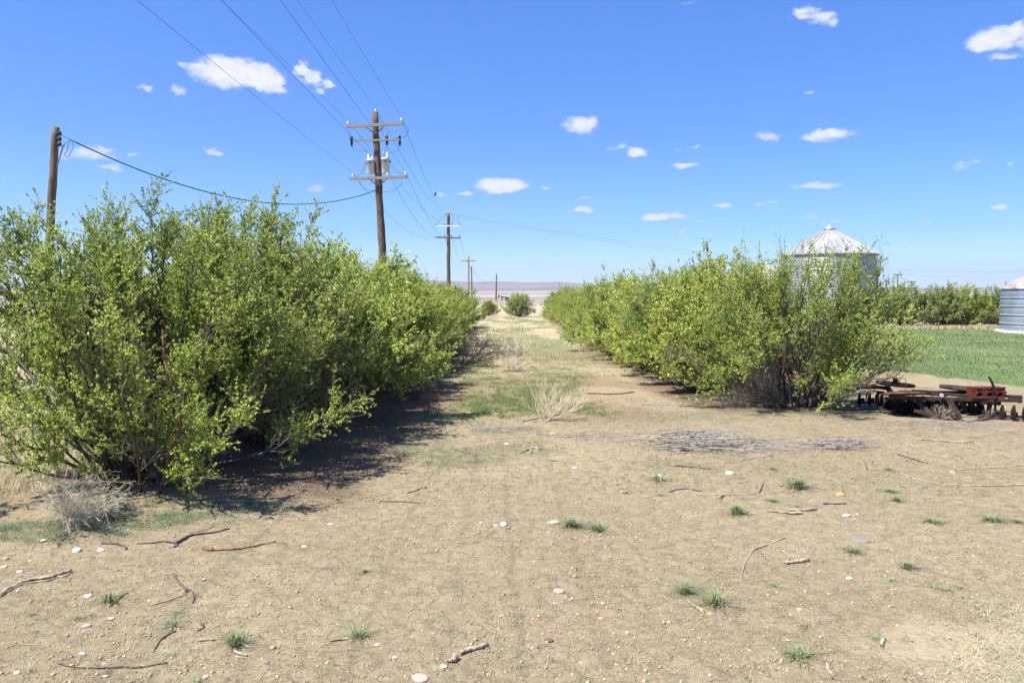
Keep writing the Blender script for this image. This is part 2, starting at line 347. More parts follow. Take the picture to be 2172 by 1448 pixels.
    LV, LQ, LA = leaves(rng, pos, d, leaf, var)
    a = tubes(S, R0, 6); bq = tubes(l1, R1, 4); cq = tubes(l2, R2, 3)
    SV = join([a]); TV = join([bq, cq])
    return SV, TV, (LV, LQ, LA)
def make_bush(seed, name, label, leafmat, barkmat, cat='shrub', group=None, **kw):
    S, T, (LV, LQ, LA) = bush_data(seed, **kw)
    r = empty(name, (0, 0, -500), label, cat, group)
    build('stem', S[0], S[1], mat=barkmat, parent=r, smooth=True)
    build('twig', T[0], T[1], mat=M_DEAD, parent=r)
    build('foliage', LV, LQ, mat=leafmat, parent=r, attrs={'var': ('FLOAT', LA)})
    return r
ORD = ['', 'first', 'second', 'third', 'fourth', 'fifth', 'sixth', 'seventh', 'eighth', 'ninth', 'tenth', 'eleventh', 'twelfth', 'thirteenth',
       'fourteenth', 'fifteenth', 'sixteenth', 'seventeenth', 'eighteenth', 'nineteenth', 'twentieth', 'twenty-first', 'twenty-second', 'twenty-third',
       'twenty-fourth', 'twenty-fifth', 'twenty-sixth', 'twenty-seventh', 'twenty-eighth', 'twenty-ninth', 'thirtieth']

# ------------------------------------------------------------------ ground masks (all in world metres, read back through the survey function gpx)
def gpx(x, y):
    c, s = math.cos(PITCH), math.sin(PITCH); zc = np.maximum(y * c + CAMZ * s, .5); vc = y * s - CAMZ * c
    return CX + F * x / zc, CY - F * vc / zc
def ell(px, py, L):
    r = np.zeros_like(px)
    for (cx, cy, rx, ry, s) in L: r = np.maximum(r, s * np.clip(1.35 - ((px - cx) / rx) ** 2 - ((py - cy) / ry) ** 2, 0, 1))
    return r
GREEN = [(1070,835,115,58,.95),(1180,800,80,45,.65),(1040,775,95,30,.8),(1245,878,70,22,.6),(1000,885,95,26,.45),(1120,740,70,25,.4),(1200,765,120,14,.35),(1060,712,60,20,.5),(1110,690,70,10,.55),(1250,745,60,16,.25)]
BLUE = [(960,972,120,24,.75),(1110,952,90,20,.5),(1480,884,190,12,.6),(1790,872,110,20,.7),(470,1068,200,16,.7),(320,1098,200,22,.9),(110,1128,200,28,.8),(1390,985,90,14,.35),(860,935,120,50,.6),(1060,915,90,15,.3),(1150,725,60,15,.4),(1900,868,80,14,.4)]
LAWN_X = np.array([3., 7., 9, 12, 13.3, 16, 30, 80]); LAWN_Y = np.array([40., 33, 29, 24.8, 20.2, 17, 11, 8])
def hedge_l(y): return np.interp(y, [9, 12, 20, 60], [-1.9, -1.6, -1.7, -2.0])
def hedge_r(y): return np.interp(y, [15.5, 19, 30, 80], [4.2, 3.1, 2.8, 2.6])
def masks(x, y):
    px, py = gpx(x, y); n = fbm(x * 1.3, y * 1.3, 4); n2 = fbm(x * 5, y * 5, 3)
    front = sm(4, 5, y)
    g = ell(px, py, GREEN) * front * sm(.56, .8, n * .62 + n2 * .64); b = ell(px, py, BLUE) * front * sm(.3, .6, n * .5 + n2 * .6)
    lawn = sm(-.6, .5, y - np.interp(x, LAWN_X, LAWN_Y) + (n - .5) * 3.2 + (n2 - .5) * 1.2) * sm(54.5, 53, y) * sm(2.5, 4, x)
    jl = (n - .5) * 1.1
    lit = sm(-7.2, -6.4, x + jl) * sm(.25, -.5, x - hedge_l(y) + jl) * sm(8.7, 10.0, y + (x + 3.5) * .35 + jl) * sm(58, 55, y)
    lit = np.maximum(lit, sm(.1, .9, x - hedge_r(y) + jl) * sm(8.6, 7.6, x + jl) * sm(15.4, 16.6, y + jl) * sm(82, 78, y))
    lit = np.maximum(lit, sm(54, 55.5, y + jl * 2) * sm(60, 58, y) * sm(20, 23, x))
    dry = np.maximum(sm(-6.3, -8, x + jl * 2) * sm(7.6, 9.5, y), sm(66, 95, y + n * 10))
    dry = np.maximum(dry, .8 * sm(52, 54.5, y) * sm(8, 14, x)) ; dry = np.maximum(dry, .55 * sm(45, 75, y) * (1 - lit))
    dry = np.maximum(dry, sm(2.2, 3.2, x + (n - .5) * 1.6) * sm(6.1, 5.3, y + (n - .5) * 1.0 - (x - 3) * .2) * .7)
    return g, b, lawn, lit, dry, n, n2
def mixc(a, b, t): return a * (1 - t[..., None]) + np.array(b) * t[..., None]
def gcolor(x, y):
    g, b, lawn, lit, dry, n, n2 = masks(x, y); big = fbm(x * .25 + 5, y * .25, 3)
    c = np.ones(x.shape + (3,)) * np.array([.405, .332, .208]); c = c * (.80 + .40 * big)[..., None] * (.93 + .14 * n2)[..., None]
    c = mixc(c, [.30, .205, .13], .6 * sm(13, 17, y) * sm(40, 30, y) * sm(.45, .6, fbm(x * .5, y * .5 + 7, 3)))
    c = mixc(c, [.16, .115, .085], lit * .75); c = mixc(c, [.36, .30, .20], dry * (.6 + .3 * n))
    c = mixc(c, [.13, .15, .06], g * .4); c = mixc(c, [.15, .16, .105], b * .5); c = mixc(c, [.07, .13, .035], lawn * .9)
    lane = sm(20, 34, y) * sm(82, 70, y) * (1 - lit); c = mixc(c, [.17, .19, .09], lane * sm(.42, .62, fbm(x * .8 + 3, y * .25, 4)) * .6)
    f = sm(78, 100, y); y = np.where(y > 150, y * (.75 + .5 * fbm(x * .012 + 3, y * .006, 4)), y); pal = fbm(x * .004 + 3, y * .012, 4)
    far = np.ones(c.shape) * np.array([.37, .315, .22]); far = mixc(far, [.25, .21, .18], sm(150, 230, y)); far = mixc(far, [.14, .12, .11], sm(330, 345, y) * sm(420, 380, y) * .7)
    far = mixc(far, [.31, .27, .23], sm(420, 600, y)); far = mixc(far, [.1, .16, .09], sm(560, 600, y) * sm(760, 700, y) * sm(10, 40, x) * .8)
    far = mixc(far, [.36, .33, .30], sm(700, 1000, y) * sm(.42, .55, pal)); far = far * (.85 + .3 * pal)[..., None]
    return c * (1 - f[..., None]) + far * f[..., None]
def gz(x, y):
    x = np.asarray(x, float); y = np.asarray(y, float)
    return (fbm(x * .35, y * .35, 3) - .5) * .15 * sm(120, 40, y) + (fbm(x * 2.6, y * 2.6, 3) - .5) * .028 * sm(40, 15, y)
def gzf(p): return float(gz(np.array([p[0]]), np.array([p[1]]))[0])
def GP(px, py, dz=0.0):
    p = G(px, py); p.z = gzf(p) + dz; return p

def make_ground():
    r1 = np.geomspace(3.0, 70, 820); r2 = np.geomspace(71, 2300, 110)[0:]; r = np.concatenate([[0.01, 1., 2.], r1, r2])
    af = np.radians(np.linspace(-44, 44, 640)); ab = np.radians(np.linspace(44, 316, 70))[1:-1]; a = np.concatenate([af, ab]); nA = len(a)
    Rg, Ag = np.meshgrid(r, a, indexing='ij'); x = Rg * np.sin(Ag); y = Rg * np.cos(Ag)
    z = gz(x, y); near = sm(45, 12, Rg)
    z = z + near * ((fbm(x * 14, y * 14, 3) - .5) * .016 + (np.abs(fbm(x * 30 + 3, y * 30, 2) - .5)) * -.012)
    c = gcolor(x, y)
    idx = np.arange(x.size).reshape(x.shape); nx = np.roll(idx, -1, 1)
    q = np.stack([idx[:-1], nx[:-1], nx[1:], idx[1:]], -1).reshape(-1, 4)[:, ::-1]
    m, nt, b = mat('ground_soil'); N = nt.nodes; L = nt.links
    at = N.new('ShaderNodeAttribute'); at.attribute_name = 'gcol'
    g, bb, lawn, lit, dry, _, _ = masks(x, y); rough = 1 - np.maximum(np.maximum(lawn, dry * .7), 0) * sm(3, 6, y)
    rough = rough * sm(60, 20, Rg)
    ra = N.new('ShaderNodeAttribute'); ra.attribute_name = 'bare'
    n1 = nz(nt, 38, 8, .68); n2 = nz(nt, 7, 5, .6); n3 = nz(nt, 150, 4, .6)
    r1_ = ramp(nt, n1.outputs['Fac'], [(.3, (.62, .6, .57)), (.41, (.9, .9, .9)), (.6, (1.06, 1.06, 1.06)), (.74, (1.25, 1.25, 1.22))])
    r2_ = ramp(nt, n2.outputs['Fac'], [(.3, (.84, .84, .85)), (.7, (1.14, 1.13, 1.1))])
    def mul(a_, b_):
        n = N.new('ShaderNodeVectorMath'); n.operation = 'MULTIPLY'; L.new(a_, n.inputs[0]); L.new(b_, n.inputs[1]); return n.outputs[0]
    cc = mul(mul(at.outputs['Color'], r1_.outputs[0]), r2_.outputs[0])
    # pale gravel flecks
    tc = N.new('ShaderNodeTexCoord'); vo = N.new('ShaderNodeTexVoronoi'); vo.inputs['Scale'].default_value = 26; L.new(tc.outputs['Object'], vo.inputs['Vector'])
    sp = N.new('ShaderNodeSeparateXYZ'); L.new(vo.outputs['Color'], sp.inputs[0])
    gt = N.new('ShaderNodeMath'); gt.operation = 'GREATER_THAN'; L.new(sp.outputs[0], gt.inputs[0]); gt.inputs[1].default_value = .82
    lt = N.new('ShaderNodeMath'); lt.operation = 'LESS_THAN'; L.new(vo.outputs['Distance'], lt.inputs[0]); lt.inputs[1].default_value = .17
    mm = N.new('ShaderNodeMath'); mm.operation = 'MULTIPLY'; L.new(gt.outputs[0], mm.inputs[0]); L.new(lt.outputs[0], mm.inputs[1])
    mb = N.new('ShaderNodeMath'); mb.operation = 'MULTIPLY'; L.new(mm.outputs[0], mb.inputs[0]); L.new(ra.outputs['Fac'], mb.inputs[1])
    fm = N.new('ShaderNodeMix'); fm.data_type = 'RGBA'; L.new(mb.outputs[0], fm.inputs[0]); L.new(cc, fm.inputs[6])
    rc = ramp(nt, sp.outputs[1], [(0, (.5, .42, .32)), (.5, (.62, .58, .5)), (.8, (.5, .33, .22)), (1, (.66, .64, .6))]); L.new(rc.outputs[0], fm.inputs[7])
    L.new(fm.outputs[2], b.inputs['Base Color']); b.inputs['Roughness'].default_value = .95; b.inputs['Specular IOR Level'].default_value = .1
    ht = N.new('ShaderNodeMath'); ht.operation = 'MULTIPLY_ADD'; L.new(n1.outputs['Fac'], ht.inputs[0]); ht.inputs[1].default_value = 1.0; L.new(n3.outputs['Fac'], ht.inputs[2])
    vc = N.new('ShaderNodeTexVoronoi'); vc.feature = 'DISTANCE_TO_EDGE'; vc.inputs['Scale'].default_value = 5
    wv = N.new('ShaderNodeVectorMath'); wv.operation = 'MULTIPLY_ADD'; L.new(n2.outputs['Color'], wv.inputs[0]); wv.inputs[1].default_value = (.35, .35, .35); L.new(tc.outputs['Object'], wv.inputs[2])
    L.new(wv.outputs[0], vc.inputs['Vector'])
    cr = ramp(nt, vc.outputs['Distance'], [(0, (0, 0, 0)), (.035, (1, 1, 1))]); h2 = N.new('ShaderNodeMath'); h2.operation = 'MULTIPLY_ADD'
    L.new(cr.outputs[0], h2.inputs[0]); h2.inputs[1].default_value = .5; L.new(ht.outputs[0], h2.inputs[2])
    bn = bump(nt, b, h2.outputs[0], 1.0, .024)
    rs = N.new('ShaderNodeMath'); rs.operation = 'MULTIPLY'; L.new(ra.outputs['Fac'], rs.inputs[0]); rs.inputs[1].default_value = 1.0; L.new(rs.outputs[0], bn.inputs['Strength'])
    V = np.stack([x, y, z], -1); C4 = np.concatenate([c, np.ones(c.shape[:2] + (1,))], -1)
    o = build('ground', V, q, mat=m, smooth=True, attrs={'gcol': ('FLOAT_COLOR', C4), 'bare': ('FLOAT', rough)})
    tag(o, kind='structure')
make_ground()

def make_hills():
    xs = np.linspace(-9000, 9000, 520); ys = np.concatenate([np.linspace(1400, 5200, 150), np.linspace(5250, 9000, 30)])
    X, Y = np.meshgrid(xs, ys); az = np.degrees(np.arctan2(X, Y))
    crest = np.interp(az, [-60, -30, -12, -6, -2, 1, 3.2, 5, 8, 14, 22, 30, 38, 60], [70, 72, 74, 75, 75, 73, 74, 66, 50, 38, 32, 34, 30, 25])
    base = .0105 * np.clip(Y - 1500, 0, None) * sm(1450, 2200, Y)
    t = sm(3100, 5100, Y); z = base * (1 - t) * (crest / 75) + t * crest
    n = fbm(X * .0016, Y * .0016, 5); rid = 1 - np.abs(2 * fbm(X * .0028 + 9, Y * .0011, 4) - 1)
    z = z + (n - .5) * 34 * sm(2200, 4200, Y) * (crest / 75) + (rid - .7) * 13 * sm(2600, 4000, Y) - 3 * sm(2000, 1400, Y); z[Y > 5600] -= (Y[Y > 5600] - 5600) * .03
    c = np.ones(X.shape + (3,)) * np.array([.185, .165, .155]); bn = fbm(X * .0022, Y * .0035 + 2, 5)
    c = mixc(c, [.31, .285, .255], sm(1500, 1700, Y) * sm(3000, 2700, Y) * sm(.4, .56, bn) * .9)
    c = mixc(c, [.14, .13, .13], sm(2600, 2900, Y) * sm(3700, 3300, Y) * sm(.4, .5, fbm(X * .0006 + 4, Y * .004, 3)) * .7)
    c = mixc(c, [.055, .12, .06], sm(2650, 2750, Y) * sm(3150, 3050, Y) * sm(180, 260, X) * sm(1400, 900, X) * .95)
    c = c * (.75 + .5 * fbm(X * .004, Y * .0025, 4))[..., None]
    idx = np.arange(X.size).reshape(X.shape); q = np.stack([idx[:-1, :-1], idx[:-1, 1:], idx[1:, 1:], idx[1:, :-1]], -1).reshape(-1, 4)
    m, nt, b = mat('far_hills'); at = nt.nodes.new('ShaderNodeAttribute'); at.attribute_name = 'gcol'; nt.links.new(at.outputs['Color'], b.inputs['Base Color']); b.inputs['Roughness'].default_value = 1; b.inputs['Specular IOR Level'].default_value = 0
    o = build('hills', np.stack([X, Y, z], -1), q, mat=m, smooth=True, attrs={'gcol': ('FLOAT_COLOR', np.concatenate([c, np.ones(c.shape[:2] + (1,))], -1))}); tag(o, kind='structure')
make_hills()

# ------------------------------------------------------------------ hedgerow shrubs
protoA = make_bush(11, 'leafy_shrub', '', LM, M_BARK, R=3.1, H=3.85, nst=90, n1=19, n2=13, nodes=8, per=4, leaf=.031, bare=.3, tilt=86, lowskip=.6, wands=.12)
protoB = make_bush(12, 'leafy_shrub', '', LM, M_BARK, R=2.3, H=3.4, nst=76, n1=17, n2=12, nodes=7, per=4, leaf=.036, bare=.3, lowskip=1.1, wands=.12, tilt=84)
protoC = make_bush(13, 'leafy_shrub', '', LM, M_BARK, wands=.15, R=2.25, H=3.1, nst=60, n1=15, n2=11, nodes=6, per=4, leaf=.050, bare=.3, lowskip=1.1, tilt=84)
protoD = make_bush(14, 'leafy_shrub', '', LM_Y, M_BARK, wands=.15, R=2.25, H=3.0, nst=60, n1=15, n2=11, nodes=6, per=4, leaf=.050, bare=.3, lowskip=1.1, tilt=84)
protoE = make_bush(15, 'leafy_shrub', '', LM, M_BARK, R=2.4, H=3.05, nst=66, n1=18, n2=13, nodes=6, per=4, leaf=.029, bare=.2, tilt=82, wands=.8, lowskip=1.2)
protoF = make_bush(16, 'leafy_shrub', '', LM_Y, M_BARK, R=2.0, H=2.6, nst=52, n1=15, n2=11, nodes=6, per=4, leaf=.046, bare=.3, tilt=80, wands=.4, lowskip=.9)
protoG = make_bush(17, 'leafy_shrub', '', LM_O, M_BARK, R=2.1, H=2.95, nst=50, n1=13, n2=10, nodes=5, per=4, leaf=.066, bare=.2, wands=.4, lowskip=.5)
rb = random.Random(5); used = set()
def put(proto, x, y, s, label, group, rz=None, sx=1.0, sz=1.0, mats=None, cat='shrub'):
    z = gzf((x, y)); rz = rb.uniform(0, 6.28) if rz is None else rz
    if proto.name not in used:
        used.add(proto.name); r = proto; r.location = (x, y, z); r.rotation_euler = (0, 0, rz); r.scale = (s * sx, s, s * sz); r['label'] = label; r['group'] = group; r['category'] = cat
        if mats:
            for ch in r.children:
                k = ch.name.split('.')[0]
                if k in mats: ch.material_slots[0].link = 'OBJECT'; ch.material_slots[0].material = mats[k]
        return r
    r = copy_tree(proto, (x, y, z), rz, (s * sx, s, s * sz), label, group, mats); r['category'] = cat; return r
GL = 'shrubs of the left hedgerow'; GR = 'shrubs of the right hedgerow'
put(protoA, -5.05, 10.35, .93, 'huge leafy shrub with thick bare stems, nearest of the left hedgerow', GL, rz=.4)
ly = [(-4.4, 12.9, protoB, 1.06), (-4.05, 15.2, protoC, 1.04), (-4.15, 17.4, protoB, .94), (-4.0, 19.8, protoD, .98)]
y = 22.4; k = 0
while y < 57:
    ly.append((-4.1 + rb.uniform(-.15, .15) - .004 * (y - 20), y, [protoC, protoB, protoD, protoC, protoD][k % 5], (.96 - .0048 * (y - 22)) * rb.uniform(.93, 1.05))); y += 2.15; k += 1
for i, (x, yy, pr, s) in enumerate(ly):
    put(pr, x, yy, s, f'dense green shrub, {ORD[i + 2]} from the near end of the left hedgerow', GL, sz=rb.uniform(.93, 1.03))
put(protoE, 6.25, 16.9, 1.0, 'wide loose leafy shrub beside the rusty harrow, nearest of the right hedgerow', GR, rz=.3, sx=1.12)
ry = [(5.3, 19.0, protoF, 1.1), (5.15, 21.0, protoF, 1.05), (5.1, 22.9, protoE, .9), (4.95, 24.7, protoF, 1.02)]
y = 26.8; k = 0
while y < 76:
    ry.append((4.75 + rb.uniform(-.12, .12), y, [protoD, protoF, protoC, protoF, protoD, protoE][k % 6], ([.86, 1.0, .84, 1.0, .85, .93][k % 6]) * (1.0 - .002 * (y - 26)) * rb.uniform(.95, 1.05))); y += 2.15; k += 1
for i, (x, yy, pr, s) in enumerate(ry):
    put(pr, x, yy, s, f'leafy green shrub, {ORD[i + 2]} from the near end of the right hedgerow', GR, mats={'foliage': LM_Y if i % 3 == 0 else LM}, sz=rb.uniform(.95, 1.03))
put(protoD, (1100 - CX) / F * 83, 83, .82, 'rounded green shrub standing alone at the far end of the lane', None, mats={'foliage': LM_O}, sz=.95)
put(protoC, (1037 - CX) / F * 86, 86, .5, 'small green shrub at the far end of the left hedgerow', None, sz=1.05)
# shelterbelt beyond the lawn
bx = [17.5, 20, 22.4, 24.8, 27.1, 29.3, 31.6, 33.8, 36.2, 39, 42]
bl = ['olive green shrub', 'grey-brown half bare shrub', 'olive green shrub', 'grey-brown half bare shrub', 'mid green shrub', 'olive green shrub', 'mid green shrub', 'yellow-green dense shrub', 'olive green shrub', 'olive green shrub', 'grey-brown half bare shrub']
M_BR = leaf_mat('leaf_brownish', (.2, .18, .09), (.40, .37, .18), (.55, .52, .32), .2)
for i, x in enumerate(bx):
    lm = {'olive green shrub': LM_O, 'grey-brown half bare shrub': M_BR, 'mid green shrub': LM_O, 'yellow-green dense shrub': LM}[bl[i]]
    put(protoG, x, 57.2 + rb.uniform(-.5, .5), rb.uniform(.90, .98), f'{bl[i]}, {ORD[i + 1]} from the left in the belt beyond the lawn', 'shrubs beyond the lawn', mats={'foliage': lm}, sx=1.15)
for p in (protoA, protoB, protoC, protoD, protoE, protoF, protoG): assert p.name in used

# ------------------------------------------------------------------ bare dead brush and dried weeds
def bare_plant(name, seed, loc, R, H, nst, n1, n2, m, label, cat, r0=.01, up=.3, lean=(0, 0, 0), group=None, tw=1.0):
    rng = np.random.default_rng(seed); ph = rng.uniform(0, 6.283, nst); q = rng.uniform(.1, 1, nst)
    tip = np.stack([np.cos(ph) * R * q, np.sin(ph) * R * q, H * (1 - .45 * q * q) * rng.uniform(.7, 1.05, nst)], -1) + np.array(lean) * 1.0
    base = np.stack([rng.normal(size=nst) * .06 * R, rng.normal(size=nst) * .06 * R, np.full(nst, -.02)], -1); K = 7; s = np.linspace(0, 1, K)[None, :, None]
    c = base * .5 + tip * .5; c[:, 2] *= .8
    S = base[:, None] * (1 - s) ** 2 + 2 * c[:, None] * s * (1 - s) + tip[:, None] * s * s; S += np.cumsum(rng.normal(size=S.shape), 1) * .012 * R * (s > 0)
    l1, _ = grow(rng, S, n1, (.25, 1), (.18 * R * tw, .5 * R * tw), 5, .7, .6, up, .1); parts = [tubes(S, np.full((nst, K), r0) * np.linspace(1, .35, K), 5), tubes(l1, np.full(l1.shape[:2], r0 * .45) * np.linspace(1, .5, 5), 4)]
    if n2: l2, _ = grow(rng, l1, n2, (.2, 1), (.08 * R * tw, .25 * R * tw), 4, .6, .7, up, .1); parts.append(tubes(l2, np.full(l2.shape[:2], r0 * .25), 3))
    V, Q = join(parts); V[:, 2] = np.maximum(V[:, 2], .004 if m is not None else 0); o = build(name, V, Q, mat=m); o.location = loc; return tag(o, label, cat, group)
bare_plant('dried_weed', 31, GP(1158, 893), .78, .62, 14, 6, 3, M_STRAW, 'open straw-coloured dried weed standing in the lane, nearest of the dried weeds', 'dried weed', .009, .35)
bare_plant('dried_weed', 32, GP(1096, 765), .65, 1.05, 30, 6, 4, M_STRAW, 'tall bushy straw-coloured dried weed in the middle of the lane', 'dried weed', .012, .4)
bare_plant('dried_weed', 33, GP(1085, 787), .75, .42, 26, 6, 4, M_STRAW, 'low sprawling straw-coloured dried weed just in front of the tall one', 'dried weed', .011, .1)
bare_plant('dried_weed', 38, GP(1188, 779), .25, .4, 6, 3, 2, M_STRAW, 'small thin pale dried weed right of the middle of the lane', 'dried weed', .006, .1)
bare_plant('dead_bush', 34, GP(985, 775), 1.55, 1.2, 20, 7, 5, M_DARKT, 'dark leafless dead bush leaning out of the left hedgerow into the lane', 'dead bush', .016, -.1, (.45, -.3, -.1))
bare_plant('dead_brush', 35, GP(150, 1108), .6, .42, 38, 8, 5, M_STRAW, 'tangle of pale dead twigs at the foot of the nearest left shrub', 'brush', .0045, -.15)
bare_plant('dead_brush', 36, GP(1600, 862), .7, .33, 30, 7, 5, M_GREYT, 'tangle of grey dead twigs at the foot of the nearest right shrub', 'brush', .005, -.1, (-.25, 0, 0))
bare_plant('dead_brush', 39, GP(1480, 830), .6, .35, 22, 6, 4, M_DEAD, 'low brown dead brush under the edge of the right hedgerow', 'brush', .006, .1)
bare_plant('dead_brush', 40, GP(880, 845), .8, .45, 26, 6, 4, M_DEAD, 'low grey dead brush under the edge of the left hedgerow', 'brush', .006, .1)
bare_plant('dead_brush', 42, GP(925, 782), .9, .5, 24, 6, 4, M_DEAD, 'grey dead brush at the hedge foot beneath the dark dead bush', 'brush', .006, .1)
bare_plant('dead_branch', 37, P(300, 990, 9.3) + Vector((0, 0, -.05)), .55, .75, 8, 5, 3, M_PALEW, 'pale forked dead branch hanging at the front of the nearest left shrub', 'branch', .009, .0)
# a red-barked stem and a yellow stem of the big shrub
def limb(name, pts, r, m, label, cat, group=None):
    b = MB(); b.tube([Vector(p) for p in pts], r, 8); o = b.build(name, m, smooth=True); return tag(o, label, cat, group)
def spl(pts, n=5):
    out = []; p = [Vector(q) for q in pts]; p = [p[0] * 2 - p[1]] + p + [p[-1] * 2 - p[-2]]
    for i in range(1, len(p) - 2):
        for k in range(n):
            t = k / n; a, b, c, d = p[i - 1], p[i], p[i + 1], p[i + 2]
            out.append(.5 * ((2 * b) + (c - a) * t + (2 * a - 5 * b + 4 * c - d) * t * t + (3 * b - a - 3 * c + d) * t ** 3))
    out.append(p[-2]); return out
def taper(n, a, b): return [a + (b - a) * i / (n - 1) for i in range(n)]
for nm, pts, r0, r1, m, lb in [
    ('peeling_stem', [GP(338, 1045, -.05), P(362, 955, 8.9), P(383, 900, 8.6), P(373, 820, 8.5), P(350, 770, 8.6), P(345, 700, 9.0)], .022, .011, M_BARKR, 'reddish peeling stem at the front of the nearest left shrub'),
    ('peeling_stem', [GP(300, 1040, -.05), P(290, 960, 8.9), P(272, 900, 8.6), P(262, 860, 8.5), P(262, 820, 8.5), P(290, 770, 8.7), P(315, 715, 9.0)], .018, .010, noisy('ochre_bark', [(.3, (.07, .05, .02)), (.7, (.16, .12, .05))], 14), 'curved ochre stem left of the reddish one in the nearest left shrub'),
    ('peeling_stem', [GP(235, 1035, -.05), P(160, 935, 8.9), P(120, 890, 8.6), P(95, 840, 8.5), P(60, 790, 8.5), P(20, 740, 8.7)], .02, .010, M_BARK, 'brown stem leaning left across the front of the nearest left shrub')]:
    s = spl(pts); limb(nm, s, taper(len(s), r0, r1), m, lb, 'stem')

# ------------------------------------------------------------------ utility poles
def insulator(parent, p, s=1.0, m=None):
    b = MB(); b.lathe([(.012 * s, -.1 * s), (.012 * s, .02 * s), (.05 * s, .03 * s), (.055 * s, .07 * s), (.03 * s, .09 * s), (.045 * s, .11 * s), (.04 * s, .15 * s), (.02 * s, .17 * s)], (0, 0, 0), 10)
    o = b.build('insulator', m or M_PORC, parent, True, p); return o
def crossarm(parent, a, b_, w, h, m, name='crossarm'):
    m_ = MB(); m_.bar(a, b_, w, h); return m_.build(name, m, parent)
ANCH = {}
def wood_pole(loc, top, r0, r1, m, label, group, knots=10, seed=0, cat='utility pole'):
    r = empty('utility_pole', loc, label, cat, group); loc = Vector(loc); top = Vector(top) - loc
    K = 24; rr = random.Random(seed); b = MB(); pts = [top * (i / (K - 1)) + Vector((rr.uniform(-1, 1), 0, 0)) * r0 * .09 for i in range(K)]
    b.tube([Vector((0, 0, -.4))] + pts, [r0] + [r0 + (r1 - r0) * i / (K - 1) + rr.uniform(-.03, .05) * r0 for i in range(K)], 14)
    b.build('shaft', m, r, True); return r
# main pole with two transformers
D1 = 34.0
b1 = P(822, 742, D1); b1.z = 0; t1 = P(795, 240, D1)
pole = wood_pole(b1, t1, .19, .135, M_POLE, 'tall brown utility pole with two grey transformers and three crossarms', 'utility poles along the lane', seed=3)
def rel(px, py, d=D1, o=b1): return P(px, py, d) - Vector(o)
arms = [((736, 271, D1 + .15), (857, 264, D1 - .5), .1, .12, M_ARM), ((746, 301, D1 + .1), (850, 298, D1 - .45), .07, .08, M_ARM), ((744, 381, D1 + .15), (864, 377, D1 - .5), .1, .12, M_ARM)]
for a_, b_, w, h, m in arms: crossarm(pole, rel(*a_) + Vector((0, -.2, 0)), rel(*b_) + Vector((0, -.2, 0)), w, h, m)
for pts in (((775, 270), (796, 284)), ((815, 267), (799, 284)), ((784, 380), (799, 393)), ((824, 378), (803, 393))):
    b = MB(); b.bar(rel(*pts[0], D1 - .33), rel(*pts[1], D1 - .25), .03, .05); b.build('brace', M_ARM, pole)
ins = {'UL': (738, 264, D1 - .05), 'UR': (851, 257, D1 - .7), 'T': (797, 238, D1 - .1), 'LL': (748, 375, D1 - .05), 'LM': (822, 373, D1 - .5), 'LR': (860, 371, D1 - .7)}
for k, v in ins.items():
    q = rel(*v); insulator(pole, q, .85); ANCH[k] = b1 + q + Vector((0, 0, .17))
b = MB(); b.bar(rel(799, 246, D1 - .1), rel(797, 236, D1 - .1), .04, .04); b.build('bracket', M_ARM, pole)
for (x, y) in ((746, 298), (821, 296), (848, 297)):   # fuse cutouts
    b = MB(); q = rel(x, y, D1 - .4); b.tube([q + Vector((0, 0, .18)), q + Vector((0, 0, .05)), q, q + Vector((0, 0, -.12)), q + Vector((0, 0, -.25))], [.03, .06, .035, .06, .03], 8); b.tube([q + Vector((-.07, -.05, .12)), q + Vector((.02, -.05, -.2))], .02, 6)
    b.build('fuse_cutout', M_BLACK, pole, True)
for (x, y0, y1) in ((786, 341, 369), (818, 338, 368)):
    q = rel(x, y1, D1 - .1); hgt = (y1 - y0) / F * D1; rad = .185
    t = MB(); t.lathe([(rad * .9, 0), (rad * .97, .02), (rad * .97, hgt - .04), (rad * 1.07, hgt - .03), (rad * 1.07, hgt + .01), (rad * .8, hgt + .04), (rad * .3, hgt + .06)], (0, 0, 0), 20)
    tr = t.build('transformer', M_XFMR, pole, True, q)
    for dx in (-.07, .07):
        u = MB(); u.lathe([(.035, 0), (.055, .05), (.035, .07), (.055, .11), (.035, .13), (.05, .17), (.02, .25)], (dx, dx * .6, hgt + .03), 10); u.build('bushing', M_PORC, tr, True)
    u = MB(); u.box((rad * 1.05, 0, hgt * .8), (.09, .07, .07)); u.box((rad * -1.02, -.03, hgt * .8), (.05, .06, .06)); u.box((0.02, -rad - .02, hgt * .78), (.14, .03, .03)); u.build('terminal', M_BLACK, tr)
b = MB(); b.box(rel(802, 352, D1 + .05), (.62, .12, .1)); b.box(rel(802, 364, D1 + .05), (.62, .12, .08)); b.build('mounting_bracket', M_ARM, pole)
for pts in ([(745, 309), (752, 319), (775, 320), (786, 331)], [(822, 309), (817, 318), (814, 331)], [(847, 309), (842, 320), (820, 327)], [(858, 265), (866, 275), (860, 289), (850, 292)],
            [(776, 347), (768, 365), (755, 376)], [(828, 349), (842, 364), (858, 369)], [(741, 276), (741, 288), (746, 294)], [(800, 240), (808, 262), (812, 286), (820, 292)], [(760, 385), (775, 402), (795, 404)], [(855, 383), (840, 402), (812, 408)]):
    b = MB(); b.tube(spl([rel(x, y, D1 - .45) for x, y in pts], 4), .0085, 5); b.build('jumper_wire', M_WIRE, pole)
